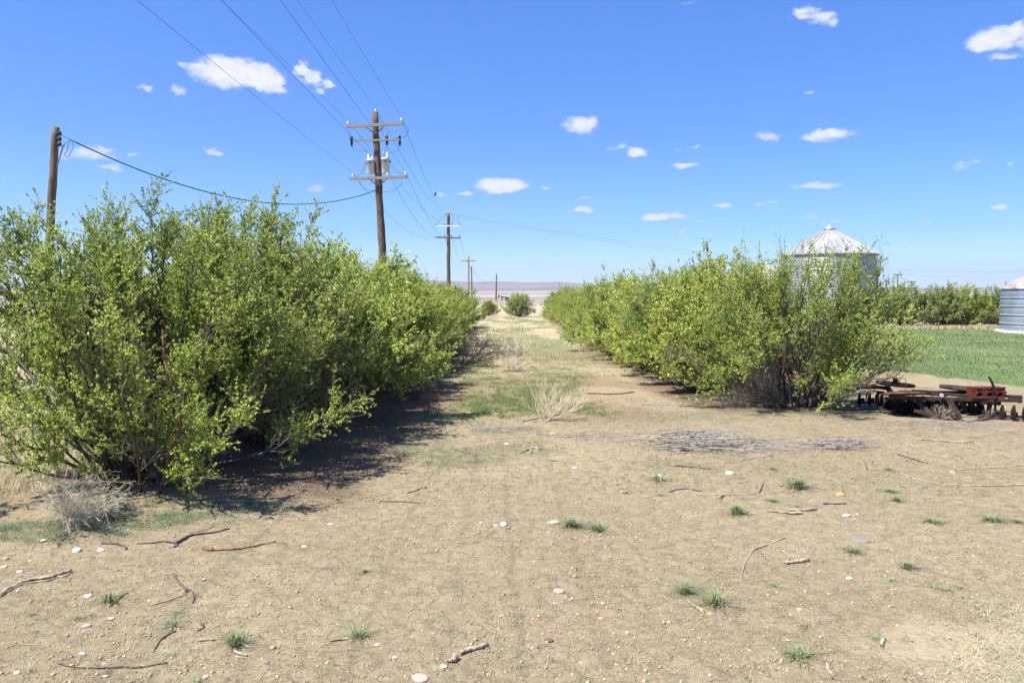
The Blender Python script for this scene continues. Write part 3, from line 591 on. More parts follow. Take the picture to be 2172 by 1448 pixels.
# second pole
D2 = 76.0; b2 = P(952, 682, D2); b2.z = 0; t2 = P(951, 452, D2)
p2 = wood_pole(b2, t2, .2, .155, M_POLE, 'dark utility pole with two crossarms, second along the lane', 'utility poles along the lane', seed=4)
r2 = lambda x, y, d=D2: P(x, y, d) - b2
crossarm(p2, r2(925, 479, D2 - .3), r2(976, 479, D2 - .3), .1, .1, M_PORC); crossarm(p2, r2(924, 503, D2 - .3), r2(977, 505, D2 - .3), .12, .13, M_POLE2)
for x, y in ((925, 478), (943, 478), (959, 478), (975, 478), (943, 502), (958, 502), (975, 503), (946, 456)): insulator(p2, r2(x, y, D2 - .3), 1.0, M_BLACK)
for pts in (((942, 504), (951, 512)), ((960, 504), (951, 512))):
    b = MB(); b.bar(r2(*pts[0], D2 - .35), r2(*pts[1], D2 - .3), .05, .05); b.build('brace', M_ARM, p2)
for pts in ([(925, 478), (935, 464), (945, 457)], [(956, 454), (963, 459), (958, 476)], [(975, 477), (970, 468), (973, 458)]):
    b = MB(); b.tube(spl([r2(x, y, D2 - .4) for x, y in pts], 4), .015, 4); b.build('jumper_wire', M_WIRE, p2)
# third, fourth, fifth
D3 = 165.0; b3 = P(994, 655, D3); b3.z = 0; p3 = wood_pole(b3, P(994, 543, D3), .2, .17, M_PINE, 'orange-brown utility pole with one crossarm far along the lane', 'utility poles along the lane')
r3 = lambda x, y, d=D3: P(x, y, d) - b3
crossarm(p3, r3(979, 553), r3(1008, 553), .2, .22, M_PINE)
for x in (980, 993, 1007): insulator(p3, r3(x, 552), 2.0)
D4 = 200.0; b4 = P(1001, 650, D4); b4.z = 0; p4 = wood_pole(b4, P(1000, 564, D4), .2, .17, M_POLE2, 'thin grey pole just right of the far orange-brown pole', 'utility poles along the lane')
insulator(p4, P(1000, 564, D4) - b4, 2)
D5 = 265.0; b5 = P(1052, 637, D5); b5.z = 0; p5 = wood_pole(b5, P(1053, 583, D5), .28, .22, M_POLE2, 'short bare grey pole left of the lone shrub at the lane end', 'utility poles along the lane')
insulator(p5, P(1053, 583, D5) - b5, 3, M_BLACK)
# two far poles on the right
for (px, py0, x0, x1, lb) in ((1904, 582, 1895, 1914, 'far utility pole with flat crossarm, left one above the shrub belt'), (1933.5, 595, 1925, 1943, 'far utility pole with crossarm below its top, right one above the shrub belt')):
    D = 200.0; bb = P(px, 642, D); bb.z = 0; q = wood_pole(bb, P(px, py0, D), .2, .16, M_POLE2, lb, 'far poles beyond the lawn'); crossarm(q, P(x0, py0 + (1 if px < 1910 else 3), D) - bb, P(x1, py0 + (1 if px < 1910 else 3), D) - bb, .22, .22, M_POLE2)
    insulator(q, P(px, py0, D) - bb, 1.5)
# near service pole at left
D6 = 20.0; b6 = P(90, 822, D6); b6.z = 0
p6 = wood_pole(b6, P(117.5, 270, D6), .125, .088, M_POLE2, 'weathered wooden service pole rising behind the nearest left shrub', None, seed=9)
r6 = lambda x, y, d=D6: P(x, y, d) - b6
for y in (283, 295, 306):
    b = MB(); q = r6(124, y, D6 - .1); b.lathe([(.03, -.04), (.045, -.035), (.03, 0), (.045, .035), (.03, .04)], q + Vector((.04, 0, 0)), 10); b.box(q + Vector((.01, 0, 0)), (.07, .04, .1)); b.build('spool_insulator', M_BLACK, p6, True)
b = MB(); b.tube([r6(128.5, 281, D6 - .1), r6(128, 308, D6 - .1)], .008, 5); b.build('bracket', M_WIRE, p6)
b = MB(); b.tube([r6(109, 284, D6 - .05), r6(114, 286, D6 - .1)], .012, 5); b.build('bolt', M_WIRE, p6)
b = MB(); b.tube(spl([r6(121, 354, D6 - .1), r6(129, 325, D6 - .15), r6(134, 308, D6 - .15)]), .018, 7); b.tube([r6(134, 310, D6 - .15), r6(135, 307, D6 - .15)], [.03, .03], 8); b.build('weatherhead', M_ARM, p6, True)
for pts in ([(135, 308), (142, 301), (149, 298)], [(150, 298), (144, 310), (142, 322), (136, 328)], [(152, 299), (156, 309), (152, 320), (145, 332), (139, 333), (136, 325)]):
    b = MB(); b.tube(spl([r6(x, y, D6 - .15) for x, y in pts], 5), .007, 5); b.build('loose_wire', M_WIRE, p6)
# strung wires
def wire(a, b_, sag, r, label, name='power_line', m=None, n=28, group=None):
    a = Vector(a); b_ = Vector(b_); mb = MB(); mb.tube([a.lerp(b_, i / n) - Vector((0, 0, 4 * sag * (i / n) * (1 - i / n))) for i in range(n + 1)], r, 5)
    return tag(mb.build(name, m or M_WIRE, None, True), label, 'wire', group)
GW = 'wires strung between the poles'
top_px = {'UL': 490, 'UR': 715, 'T': 643, 'LL': 325, 'LM': 497, 'LR': 615}
wl = {'UL': 'thin wire running overhead from the upper crossarm, left end', 'UR': 'thin wire running overhead from the upper crossarm, right end', 'T': 'thin wire running overhead from the top of the transformer pole',
      'LL': 'thin wire running overhead from the lowest crossarm, left end', 'LM': 'thin wire running overhead from the lowest crossarm, middle insulator', 'LR': 'thin wire running overhead from the lowest crossarm, right end'}
for k, A in ANCH.items():
    r = px_dir(top_px[k], 0); t = (A.z + .15 - CAMZ) / r.z; Q = Vector((r.x * t, r.y * t, A.z + .15))
    E = A + (Q - A) * ((A.y + 14) / (A.y - Q.y)); E.z = A.z + .35
    wire(E, A, .25, .0045 if k in ('LL', 'LR', 'LM') else .0042, wl[k], group=GW)
tg = {'UL': (943, 478), 'T': (946, 463), 'UR': (944, 455), 'LL': (926, 502), 'LM': (943, 502), 'LR': (958, 502)}
w2 = {'UL': 'upper left', 'T': 'pole top', 'UR': 'upper right', 'LL': 'lowest left', 'LM': 'lowest middle', 'LR': 'lowest right'}
for k, (x, y) in tg.items(): wire(ANCH[k], P(x, y, D2 - .3), .55 if k[0] != 'L' else 1.1, .008, f'thin sagging wire from the {w2[k]} insulator to the second pole', group=GW)
for j, (x, y, x3) in enumerate(((943, 502, 980), (958, 502, 993), (975, 503, 1007))): wire(P(x, y, D2 - .3), P(x3, 550, D3), 2.2, .012, f'faint wire between the second and orange-brown poles, {["left", "middle", "right"][j]} one', group=GW)
wire(P(1001, 571, D4), P(1052, 587, D5), 2.6, .03, 'faint drooping wire between the two farthest poles of the lane', group=GW)
wire(P(957, 454, D2), P(2500, 548, 150), 4.0, .007, 'long faint wire running right from the second pole, upper one', group=GW)
wire(P(963, 458, D2), P(2500, 563, 152), 4.0, .007, 'long faint wire running right from the second pole, lower one', group=GW)
a = P(128, 286, D6 - .1); bq = P(797, 404, D1 - .3)
mb = MB(); n = 60; pts = [a.lerp(bq, i / n) - Vector((0, 0, 4 * 1.1 * (i / n) * (1 - i / n))) for i in range(n + 1)]
mb.tube(pts, [.006] * 2 + [.016] * (n - 1), 6); tag(mb.build('service_cable', M_BLACK, None, True), 'thick black service cable sagging from the near pole to the transformer pole', 'cable')
# perched bird
bp = P(923, 416, 58.0); bm = MB(); bm.lathe([(.0, -.11), (.035, -.09), (.065, -.03), (.07, .03), (.05, .08), (.035, .1), (.045, .13), (.035, .17), (.0, .19)], (0, 0, .12), 12, Matrix.Rotation(.3, 3, 'Y'))
bm.bar((.05, 0, .3), (.11, 0, .3), .015, .015); bm.bar((-.02, 0, .05), (-.1, 0, -.08), .05, .015); bm.bar((0, .02, .05), (0, .02, -.01), .008, .008)
o = bm.build('bird', M_BLACK, None, True, bp); tag(o, 'small black bird perched on a wire between the first two poles', 'bird')

# ------------------------------------------------------------------ grain bins
def metal(name, c1, c2, rust=None, rust_amt=0., metallic=.55, rough=.42, stretch=(1, 1, .3)):
    m, nt, b = mat(name); n = nz(nt, 1.3, 6, .62, stretch=stretch); r = ramp(nt, n.outputs['Fac'], [(.3, c1), (.7, c2)]); out = r.outputs[0]
    if rust:
        n2 = nz(nt, 2.2, 9, .7, stretch=(1, 1, .6)); r2 = ramp(nt, n2.outputs['Fac'], [(.62 - rust_amt, (0, 0, 0)), (.72 - rust_amt, (1, 1, 1))])
        mx = nt.nodes.new('ShaderNodeMix'); mx.data_type = 'RGBA'; nt.links.new(r2.outputs[0], mx.inputs[0]); nt.links.new(out, mx.inputs[6]); mx.inputs[7].default_value = (*rust, 1); out = mx.outputs[2]
        im = nt.nodes.new('ShaderNodeMath'); im.operation = 'MULTIPLY_ADD'; nt.links.new(r2.outputs[0], im.inputs[0]); im.inputs[1].default_value = -metallic; im.inputs[2].default_value = metallic; nt.links.new(im.outputs[0], b.inputs['Metallic'])
    else: b.inputs['Metallic'].default_value = metallic
    nt.links.new(out, b.inputs['Base Color']); b.inputs['Roughness'].default_value = rough; b.inputs['Specular IOR Level'].default_value = .5; return m
M_GALV = metal('galvanised_corrugated', (.33, .34, .355), (.46, .47, .475), metallic=.4, rough=.45)
M_GALV2 = metal('galvanised_smooth', (.29, .36, .43), (.42, .48, .55), metallic=.5, rough=.38)
M_ROOF1 = metal('roof_sheet', (.3, .3, .31), (.46, .46, .46), (.36, .24, .15), .015, .4, .5)
M_ROOF2 = metal('rusty_roof_sheet', (.36, .355, .35), (.5, .49, .48), (.27, .125, .07), .14, .35, .55)
M_BAND = metal('band_steel', (.42, .41, .38), (.56, .54, .5), metallic=.3, rough=.5)
def grain_bin(cx, cy, R, he, hp, corr, label, wall, roof, bands=(), ribs=28, capr=.31):
    r = empty('grain_bin', (cx, cy, 0), label, 'grain bin', 'grain bins'); b = MB()
    if corr:
        n = int((he - .12) / .022); prof = [(R + .019 * math.sin(2 * math.pi * i / 4.0), .12 + (he - .12) * i / n) for i in range(n + 1)]
    else:
        hs = [.08] + sorted(bands) + [he]; prof = []
        for i in range(len(hs) - 1):
            for k in range(7): t = k / 6; prof.append((R + .035 * math.sin(math.pi * t), hs[i] + (hs[i + 1] - hs[i]) * t * .999))
    b.lathe(prof, n=96); b.build('wall', wall, r, True)
    for h in bands:
        b = MB(); b.lathe([(R - .01, h - .045), (R + .05, h - .045), (R + .075, h - .005), (R + .075, h + .02), (R - .01, h + .03)], n=96); b.build('band', M_BAND, r)
    b = MB(); ov = .1; b.lathe([(R + ov, he - .03), (R + ov, he + .01), (capr * .9, hp), (capr * .9, hp - .05)], n=96); rf = b.build('roof', roof, r)
    for i in range(ribs):
        a_ = 2 * math.pi * i / ribs; c, s_ = math.cos(a_), math.sin(a_)
        b = MB() if i == 0 else b; b.bar(((R + ov) * c, (R + ov) * s_, he + .03), (capr * c, capr * s_, hp + .02), .05, .045)
    b.build('roof_rib', M_BAND, rf)
    b = MB(); b.lathe([(capr * .95, hp - .06), (capr, hp + .06), (capr * 1.18, hp + .07), (capr * 1.2, hp + .1), (capr * .25, hp + .26), (capr * .2, hp + .33), (.01, hp + .35)], n=32); b.build('roof_cap', wall, r, True)
    b = MB(); b.lathe([(R + .32, -.2), (R + .32, .07), (R + .26, .11), (R - .2, .115)], n=64); b.build('foundation', M_CONC, r)
    return r
g1 = grain_bin(18.55, 45.2, 2.6, 4.72, 6.15, True, 'tall corrugated galvanised grain bin behind the nearest right shrub', M_GALV, M_ROOF1)
b = MB(); R_ = 2.62; aa = math.radians(205); c, s_ = math.cos(aa), math.sin(aa)
b.box((c * R_, s_ * R_, 1.2), (.06, .85, 1.7), Matrix.Rotation(aa, 3, 'Z')); b.build('access_door', M_GALV2, g1)
grain_bin(35.1, 49.2, 3.25, 2.8, 4.55, False, 'low smooth blue-grey grain bin with steel bands and rusty roof', M_GALV2, M_ROOF2, bands=(.58, 1.12, 1.68, 2.22), ribs=26, capr=.35)
grain_bin(20.2, 61, 2.4, 3.6, 4.75, True, 'small galvanised grain bin mostly hidden behind the right hedgerow', M_GALV, M_ROOF1)

# ------------------------------------------------------------------ pumpjack far away
pj = empty('pumpjack', (P(1060, 637, 268).x, 268, 0), 'small rusty pumpjack far off behind the lone shrub', 'pumpjack'); ox = pj.location.x
q = lambda x, y: Vector((P(x, y, 268).x - ox, 0, P(x, y, 268).z))
b = MB(); b.bar(q(1058, 628), q(1080, 631.5), .3, .34); b.build('walking_beam', M_RUST, pj)
b = MB(); b.bar(q(1057.5, 626.6), q(1057, 631), .3, .4); b.bar(q(1057.5, 626.6), q(1059.5, 628), .3, .3); b.build('horsehead', M_RUST, pj)
b = MB(); b.tube([q(1057, 631), q(1056.8, 638)], .05, 5); b.build('rod', M_BLACK, pj)
b = MB()
for x in (1063.6, 1066.4): b.bar(q(1065, 630), Vector((q(x, 637).x, .4, -.05)), .16, .16); b.bar(q(1065, 630), Vector((q(x, 637).x, -.4, -.05)), .16, .16)
b.build('post', M_RUST, pj); b = MB(); b.bar(q(1075, 631), q(1074.5, 637), .15, .3); b.lathe([(.7, -.12), (.7, .12)], q(1075, 634.5), 16, Matrix.Rotation(math.pi / 2, 3, 'X')); b.build('crank', M_RUST, pj)

# ------------------------------------------------------------------ disc harrow
HB = P(1991, 888, 15.6); HB.z = 0
hr = empty('disc_harrow', HB, 'rusty disc harrow with worn red weight block lying on the bare dirt', 'disc harrow')
def h(zx, zy, d=15.5): return P(1780 + zx / 5.541, 760 + zy / 5.541, d) - HB
def hbar(name, segs, m=M_RUST, smooth=False):
    b = MB()
    for (a_, b_, w, hh) in segs: b.bar(h(*a_), h(*b_), w, hh)
    return b.build(name, m, hr)
hbar('front_rail', [((590, 455, 15.5), (2130, 497, 15.1), .09, .06)]); hbar('rear_rail', [((700, 395, 16.5), (1960, 402, 16.0), .08, .06)])
hbar('frame_end', [((1935, 440, 15.25), (2140, 450, 15.15), .06, .05), ((2128, 440, 15.2), (2128, 515, 15.15), .07, .09), ((1990, 462, 15.3), (2110, 470, 15.3), .03, .05)])
hbar('cross_member', [((1230, 415, 15.45), (1580, 450, 15.3), .07, .06), ((880, 395, 16.0), (1260, 430, 15.45), .06, .07), ((850, 380, 16.4), (1110, 395, 16.2), .06, .05)])
hbar('cross_member', [((620, 420, 15.5), (560, 330, 17.0), .08, .08)], M_RUSTD); hbar('cross_member', [((1880, 440, 15.3), (1760, 350, 16.3), .07, .07)], M_RUSTD)
b = MB(); b.lathe([(.3, -.01), (.42, 0), (.4, .035), (.22, .06), (.0, .065)], (0, 0, 0), 32, Matrix.Rotation(math.radians(-10), 3, 'X')); b.build('curved_plate', noisy('scraped_rust', [(.35, (.05, .026, .02)), (.6, (.12, .06, .045)), (.78, (.28, .23, .19))], 5, rough=.6, bs=.3), hr, True, h(760, 425, 15.6))
def flatwheel(zx, zy, d, rad, hub):
    b = MB(); b.lathe([(rad * .82, -.035), (rad, -.028), (rad * 1.03, 0), (rad, .028), (rad * .82, .02), (rad * .78, .0), (.0, .005)], (0, 0, 0), 40, Matrix.Rotation(math.radians(4), 3, 'Y'))
    w = b.build('wheel', M_RUST, hr, True, h(zx, zy, d))
    if hub: b = MB(); b.lathe([(.11, 0), (.1, .03), (.055, .04), (.05, .13), (.03, .135)], (0, 0, 0), 16); b.build('hub', M_RUST, w, True)
flatwheel(660, 302, 16.3, .375, True); flatwheel(1425, 350, 16.0, .385, False)
hbar('channel', [((272, 330, 16.9), (425, 335, 16.7), .1, .095), ((425, 335, 16.7), (560, 350, 16.4), .06, .07)], M_RUSTD)
b = MB(); b.tube(spl([h(320, 470, 17.0), h(330, 410, 17.0), h(360, 382, 16.9), h(450, 388, 16.8), h(520, 395, 16.6)]), .018, 7); b.build('bent_rod', M_RUSTD, hr, True)
b = MB(); b.tube(spl([h(455, 610, 16.2), h(440, 520, 16.2), h(430, 450, 16.3), h(465, 410, 16.3), h(540, 405, 16.2)]), .022, 7); b.build('bent_rod', M_RUSTD, hr, True)
hbar('upright', [((455, 400, 16.3), (458, 600, 16.2), .05, .05), ((500, 430, 16.2), (495, 560, 16.2), .04, .06)], M_RUSTD)
b = MB(); b.tube(spl([h(705, 280, 16.2), h(725, 240, 16.2), h(760, 232, 16.1), h(785, 262, 16), h(780, 330, 15.7), h(775, 430, 15.4)]), .006, 5); b.tube(spl([h(700, 275, 16.2), h(715, 230, 16.2), h(760, 195, 16.2)]), .005, 4); b.build('loose_wire', M_BLACK, hr)
# red block with three pockets: front plate with real openings
rb_ = MB(); x0, x1, z0, z1 = 0.0, .61, 0.0, .2; ft = .02; cells = 3; cw = (x1 - x0) / cells
for i in range(cells):
    cx0 = x0 + i * cw; hx0, hx1, hz0, hz1 = cx0 + cw * .3, cx0 + cw * .74, .045, .115
    for (a0, a1, c0, c1) in ((cx0, hx0, z0, z1), (hx1, cx0 + cw, z0, z1), (hx0, hx1, z0, hz0), (hx0, hx1, hz1, .145), (hx0, hx1, .17, z1)): rb_.box(((a0 + a1) / 2, 0, (c0 + c1) / 2), (a1 - a0 - .0005, ft, c1 - c0 - .0005))
    rb_.bar((hx0 - .03, -.015, hz1 - .03), (hx0 + .01, -.015, hz1 + .018), .02, .022); rb_.bar((hx1 + .03, -.015, hz1 - .03), (hx1 - .01, -.015, hz1 + .018), .02, .022); rb_.bar((hx0 + .0, -.016, hz1 + .012), (hx1, -.016, hz1 + .012), .02, .02)
rb_.box((.305, .11, .205), (.62, .26, .02)); rb_.box((-.005, .12, .1), (.02, .22, .2)); rb_.box((.615, .12, .1), (.02, .22, .2)); rb_.box((.305, .23, .1), (.6, .02, .2)); rb_.box((.305, .02, .207), (.64, .05, .028))
rbk = rb_.build('weight_block', M_RED, hr, False, h(1582, 468, 15.15))
b = MB(); b.box((.305, .13, .008), (.6, .2, .02)); b.build('block_floor', M_RUSTD, rbk)
b = MB(); b.tube(spl([h(1825, 400, 15.1), h(1812, 330, 15.1), h(1790, 270, 15.1), h(1755, 210, 15.1)]), [.03, .03, .028, .027, .026, .026, .025, .025, .024, .024, .023, .023, .022, .021, .02, .02], 8); b.build('lever', M_RUSTD, hr, True)
b = MB(); b.lathe([(.02, -.012), (.034, -.012), (.034, .012), (.02, .012), (.02, -.012)], (0, 0, 0), 18, Matrix.Rotation(math.pi / 2, 3, 'X'), cap=False); b.build('ring', M_PORC, hr, True, h(1205, 432, 15.25))
hbar('drawbar', [((880, 608, 15.35), (1340, 742, 14.95), .09, .06), ((925, 510, 15.45), (1075, 655, 15.2), .06, .055)]); hbar('drawbar', [((1600, 752, 14.9), (1850, 655, 15.3), .09, .065), ((1775, 520, 15.3), (1740, 690, 15.2), .07, .07)])
hbar('hitch_plate', [((1290, 480, 15.2), (1420, 715, 14.95), .035, .11), ((1360, 695, 15.0), (1470, 740, 14.95), .14, .05)]); hbar('strut', [((1285, 640, 15.2), (1410, 745, 14.95), .05, .045), ((1400, 455, 15.3), (1500, 640, 15.6), .03, .05), ((1200, 470, 15.4), (1235, 630, 15.6), .03, .04)], M_RUSTD)
b = MB(); b.lathe([(.02, 0), (.05, .01), (.045, .05), (.02, .07)], (0, 0, 0), 10); b.bar((.0, 0, .03), (.1, .02, .05), .04, .04); b.build('clevis', M_RUSTD, hr, False, h(1525, 772, 14.75))
def disc(zx, zy, d, rad, yaw):
    b = MB(); R = Matrix.Rotation(yaw, 3, 'Z') @ Matrix.Rotation(math.pi / 2, 3, 'Y')
    b.lathe([(rad * (.0 + i / 8), .055 * (i / 8) ** 2) for i in range(9)] + [(rad * (1 - i / 8), .055 * (1 - i / 8) ** 2 + .006) for i in range(9)], (0, 0, 0), 32, R, cap=False)
    o = b.build('disc', M_RUSTD, hr, True, h(zx, zy, d)); return o
def gang(ds, axle, rad, yaw):
    for (x, y, d) in ds: disc(x, y, d, rad, yaw)
    b = MB(); b.tube([h(*axle[0]), h(*axle[1])], .022, 8)
    for i, (x, y, d) in enumerate(ds):
        b.tube([h(x + 30, y + 3, d), h(x + 70, y + 3, d)], [.03, .045], 8); 
    b.build('axle', M_RUSTD, hr, True)
yawA = math.radians(-64)
gang([(560, 590, 16.1), (672, 592, 15.98), (785, 596, 15.86), (893, 598, 15.74), (1003, 600, 15.66), (1110, 600, 15.6), (1210, 598, 15.6)], ((500, 588, 16.15), (1260, 600, 15.55)), .2, yawA)
gang([(1330, 595, 16.2), (1420, 600, 16.1), (1520, 605, 16.0), (1622, 610, 15.9)], ((1290, 595, 16.2), (1700, 612, 15.8)), .19, math.radians(-5))
gang([(1880, 650, 15.2), (2015, 652, 15.1), (2148, 655, 15.0), (2282, 658, 14.9)], ((1500, 660, 15.4), (2340, 690, 14.9)), .19, math.radians(-24))
gang([(215, 480, 17.2), (335, 480, 17.1)], ((200, 515, 17.2), (520, 520, 16.8)), .17, math.radians(-22))
for i, (x, d) in enumerate(((650, 16.0), (760, 15.9), (870, 15.8), (980, 15.7), (1090, 15.65), (1450, 16.0), (1560, 15.9), (1830, 15.3))):
    b = MB(); b.bar(h(x, 450, d - .2), h(x + 5, 585, d), .035, .07); b.build('hanger', M_RUSTD, hr)
hbar('gang_beam', [((540, 470, 16.1), (1250, 480, 15.6), .07, .06), ((1330, 500, 16.1), (1900, 530, 15.5), .07, .07)], M_RUSTD)
bare_plant('dead_weed', 41, HB + h(1180, 690, 15.1) * 1.0 - Vector((0, 0, (HB + h(1180, 690, 15.1)).z)), .32, .26, 20, 5, 3, M_GREYT, 'pale dead weed caught under the middle of the harrow', 'dried weed', .004, .1)

# ------------------------------------------------------------------ grass tufts, stones, sticks (each a thing)
def blades(rng, base, hgt, width, lean=.5, curl=.6, var=None):
    n = len(base); ph = rng.uniform(0, 6.283, n); d = np.stack([np.cos(ph), np.sin(ph), np.zeros(n)], -1); s = np.stack([-np.sin(ph), np.cos(ph), np.zeros(n)], -1)
    hh = np.broadcast_to(np.asarray(hgt, float), (n,))[:, None] * rng.uniform(.55, 1.15, (n, 1)); ln = rng.uniform(.1, lean, (n, 1)); w = np.broadcast_to(np.asarray(width, float), (n,))[:, None]
    up = np.array([0, 0, 1.])
    p0 = base; p1 = base + up * hh * .55 + d * hh * ln * .5; p2 = base + up * hh * (1 - .35 * curl * ln) + d * hh * ln * (1 + curl)
    V = np.stack([p0 - s * w * .5, p0 + s * w * .5, p1 + s * w * .4, p1 - s * w * .4, p2 + s * w * .06, p2 - s * w * .06], 1).reshape(-1, 3)
    i = np.arange(n)[:, None] * 6; q = np.concatenate([i + np.array([[0, 1, 2, 3]]), i + np.array([[3, 2, 4, 5]])], 0)
    v = rng.normal(.42, .16, n) if var is None else var
    return V, q, np.repeat(np.clip(v, 0, 1), 6)
def tuft_proto(seed, n, hgt, width, lean, m):
    rng = np.random.default_rng(seed); r = rng.random(n) ** .7 * .055; a = rng.uniform(0, 6.283, n)
    V, q, A = blades(rng, np.stack([np.cos(a) * r, np.sin(a) * r, np.full(n, -.005)], -1), hgt, width, lean)
    return build('grass_tuft', V, q, mat=m, attrs={'var': ('FLOAT', A)}, link=False)
LM_T = leaf_mat('tuft_green', (.03, .065, .012), (.085, .14, .025), (.22, .27, .09), .2)
TP = [tuft_proto(1, 110, .12, .006, 1.5, LM_T), tuft_proto(2, 90, .10, .006, 1.9, LM_T), tuft_proto(3, 120, .08, .0055, 2.4, LM_T), tuft_proto(4, 34, .10, .005, 1.4, LM_B), tuft_proto(5, 46, .075, .005, 2.2, LM_B), tuft_proto(6, 40, .11, .004, 1.3, LM_D)]
TUFTS = [(1690,1038,50,0,'dense dark green tuft above and left of the orange stone'),(1638,1064,30,2,'small green tuft just below the tuft left of the orange stone'),(1563,1092,44,0,'green tuft left of the two bleached sticks'),(1690,1076,22,4,'tiny tuft just above the two bleached sticks'),
 (1978,1102,50,2,'flat green tuft at the right, left one of a loose row'),(2105,1095,62,2,'wide flat green tuft near the right edge, middle of a loose row'),(2158,1099,36,2,'flat green tuft at the right edge, last of a loose row'),
 (1210,1122,46,0,'upright green tuft in the middle of the yard, left of a pair'),(1268,1127,58,1,'spreading green tuft in the middle of the yard, right of a pair'),(1808,1168,50,2,'green tuft just below the flat grey stone'),
 (1924,1202,50,1,'green tuft right of centre beside two white pebbles'),(1452,1258,54,0,'dark green tuft touching the bark piece, left of a pair'),(1518,1281,84,1,'widest green tuft, right of the pair beside the bark piece'),
 (1712,1333,44,5,'dry half dead tuft above the tuft with grey twigs'),(1695,1390,76,2,'green tuft tangled with grey twigs near the bottom right'),(758,1354,64,1,'green tuft with long blades left of the bark log'),
 (500,1371,58,0,'dense green tuft near the bottom left above pale wood bits'),(232,1276,56,1,'green tuft beside a dark twig at the lower left'),(368,1328,54,4,'grey-green tuft at the top of a dark bent stick'),(378,1303,24,4,'tiny grey-green tuft above the bent dark stick'),
 (162,1314,34,3,'small thin tuft left of the pink stone'),(70,1304,24,4,'tiny tuft at the left, upper of two'),(76,1340,24,4,'tiny tuft at the left, lower of two'),(368,1393,28,4,'small grey-green tuft right of the lower dark stick'),(63,1424,36,5,'grey withered tuft in the bottom left corner'),
 (1980,1248,32,3,'thin sparse tuft with one tall blade at the right'),(773,1218,16,0,'tiny upright tuft left of the centre of the yard'),(1400,1056,22,2,'small dark tuft beside the thin grey twig'),(1330,1049,18,2,'tiny tuft left of the small dark tuft'),
 (1640,997,22,2,'small tuft right of the cream stone'),(1890,1040,36,2,'flat tuft right of the orange stone, upper of two'),(1901,1058,24,0,'small tuft right of the orange stone, lower of two'),(1395,1019,62,4,'low spreading blue-green mat of grass left of the cream stone'),
 (1885,993,28,2,'small flat tuft below the harrow'),(418,1444,42,4,'grey-green tuft cut by the bottom edge of the photo'),(1640,1244,30,4,'low grey-green sprig below the flat bleached chip'),(2010,1252,30,4,'low grey-green sprig near the right edge, left of two'),(2035,1244,24,4,'low grey-green sprig near the right edge, right of two'),
 (1858,1358,30,4,'low grey-green tuft left of the dry grass corner'),(1893,1231,26,4,'small pale tuft below the tuft beside white pebbles'),(918,1325,16,3,'tiny bright sprig left of the lower middle'),(1172,978,20,4,'tiny sprig near the pale forked stick'),(2070,1352,24,4,'small tuft at the upper edge of the dry grass corner')]
for i, (px, py, w, k, lb) in enumerate(TUFTS):
    p = GP(px, py); o = TP[k].copy(); col.objects.link(o); o.location = p; s = (w / F * p.y) / (.30 if k in (1, 2) else .24) * 1.0
    s = max(s, .3) * 1.25; o.scale = (s, s, s * (.8 if k in (2, 4) else 1)); o.rotation_euler = (0, 0, i * 1.7); tag(o, lb, 'grass tuft', 'grass tufts on the bare dirt')

def stone_mesh(seed, m, flat=.55):
    rng = np.random.default_rng(seed); n = 14; mlt = 9; V = []; 
    for i in range(mlt):
        t = math.pi * i / (mlt - 1)
        for j in range(n): a = 2 * math.pi * j / n; V.append((math.sin(t) * math.cos(a), math.sin(t) * math.sin(a), math.cos(t)))
    V = np.array(V); d = rng.normal(size=(7, 3)); d = unit(d); off = rng.uniform(.55, .95, 7)
    for k in range(7):
        dd = V @ d[k]; over = np.maximum(dd - off[k], 0); V = V - d[k] * over[:, None] * .8
    V = V * np.array([1, rng.uniform(.65, .9), flat]); idx = np.arange(n * mlt).reshape(mlt, n)
    q = np.stack([idx[:-1], np.roll(idx, -1, 1)[:-1], np.roll(idx, -1, 1)[1:], idx[1:]], -1).reshape(-1, 4)[:, ::-1]
    return build('stone', V, q, mat=m, smooth=True, link=False)
def sm_(n, a, b_): return noisy(n, [(.3, a), (.7, b_)], 30, bs=.15, bd=.002, rough=.8)
SMATS = {'white': sm_('white_stone', (.42, .39, .33), (.64, .61, .54)), 'cream': sm_('cream_stone', (.42, .35, .24), (.62, .54, .4)), 'orange': sm_('orange_stone', (.4, .22, .09), (.5, .3, .14)), 'pink': sm_('pink_stone', (.4, .26, .22), (.5, .36, .3)),
         'maroon': sm_('maroon_stone', (.13, .05, .05), (.2, .09, .09)), 'grey': sm_('grey_stone', (.15, .14, .125), (.26, .245, .22)), 'red': sm_('red_stone', (.36, .12, .07), (.45, .18, .12))}
SP = {k: [stone_mesh(s, m) for s in range(3)] for k, m in SMATS.items()}
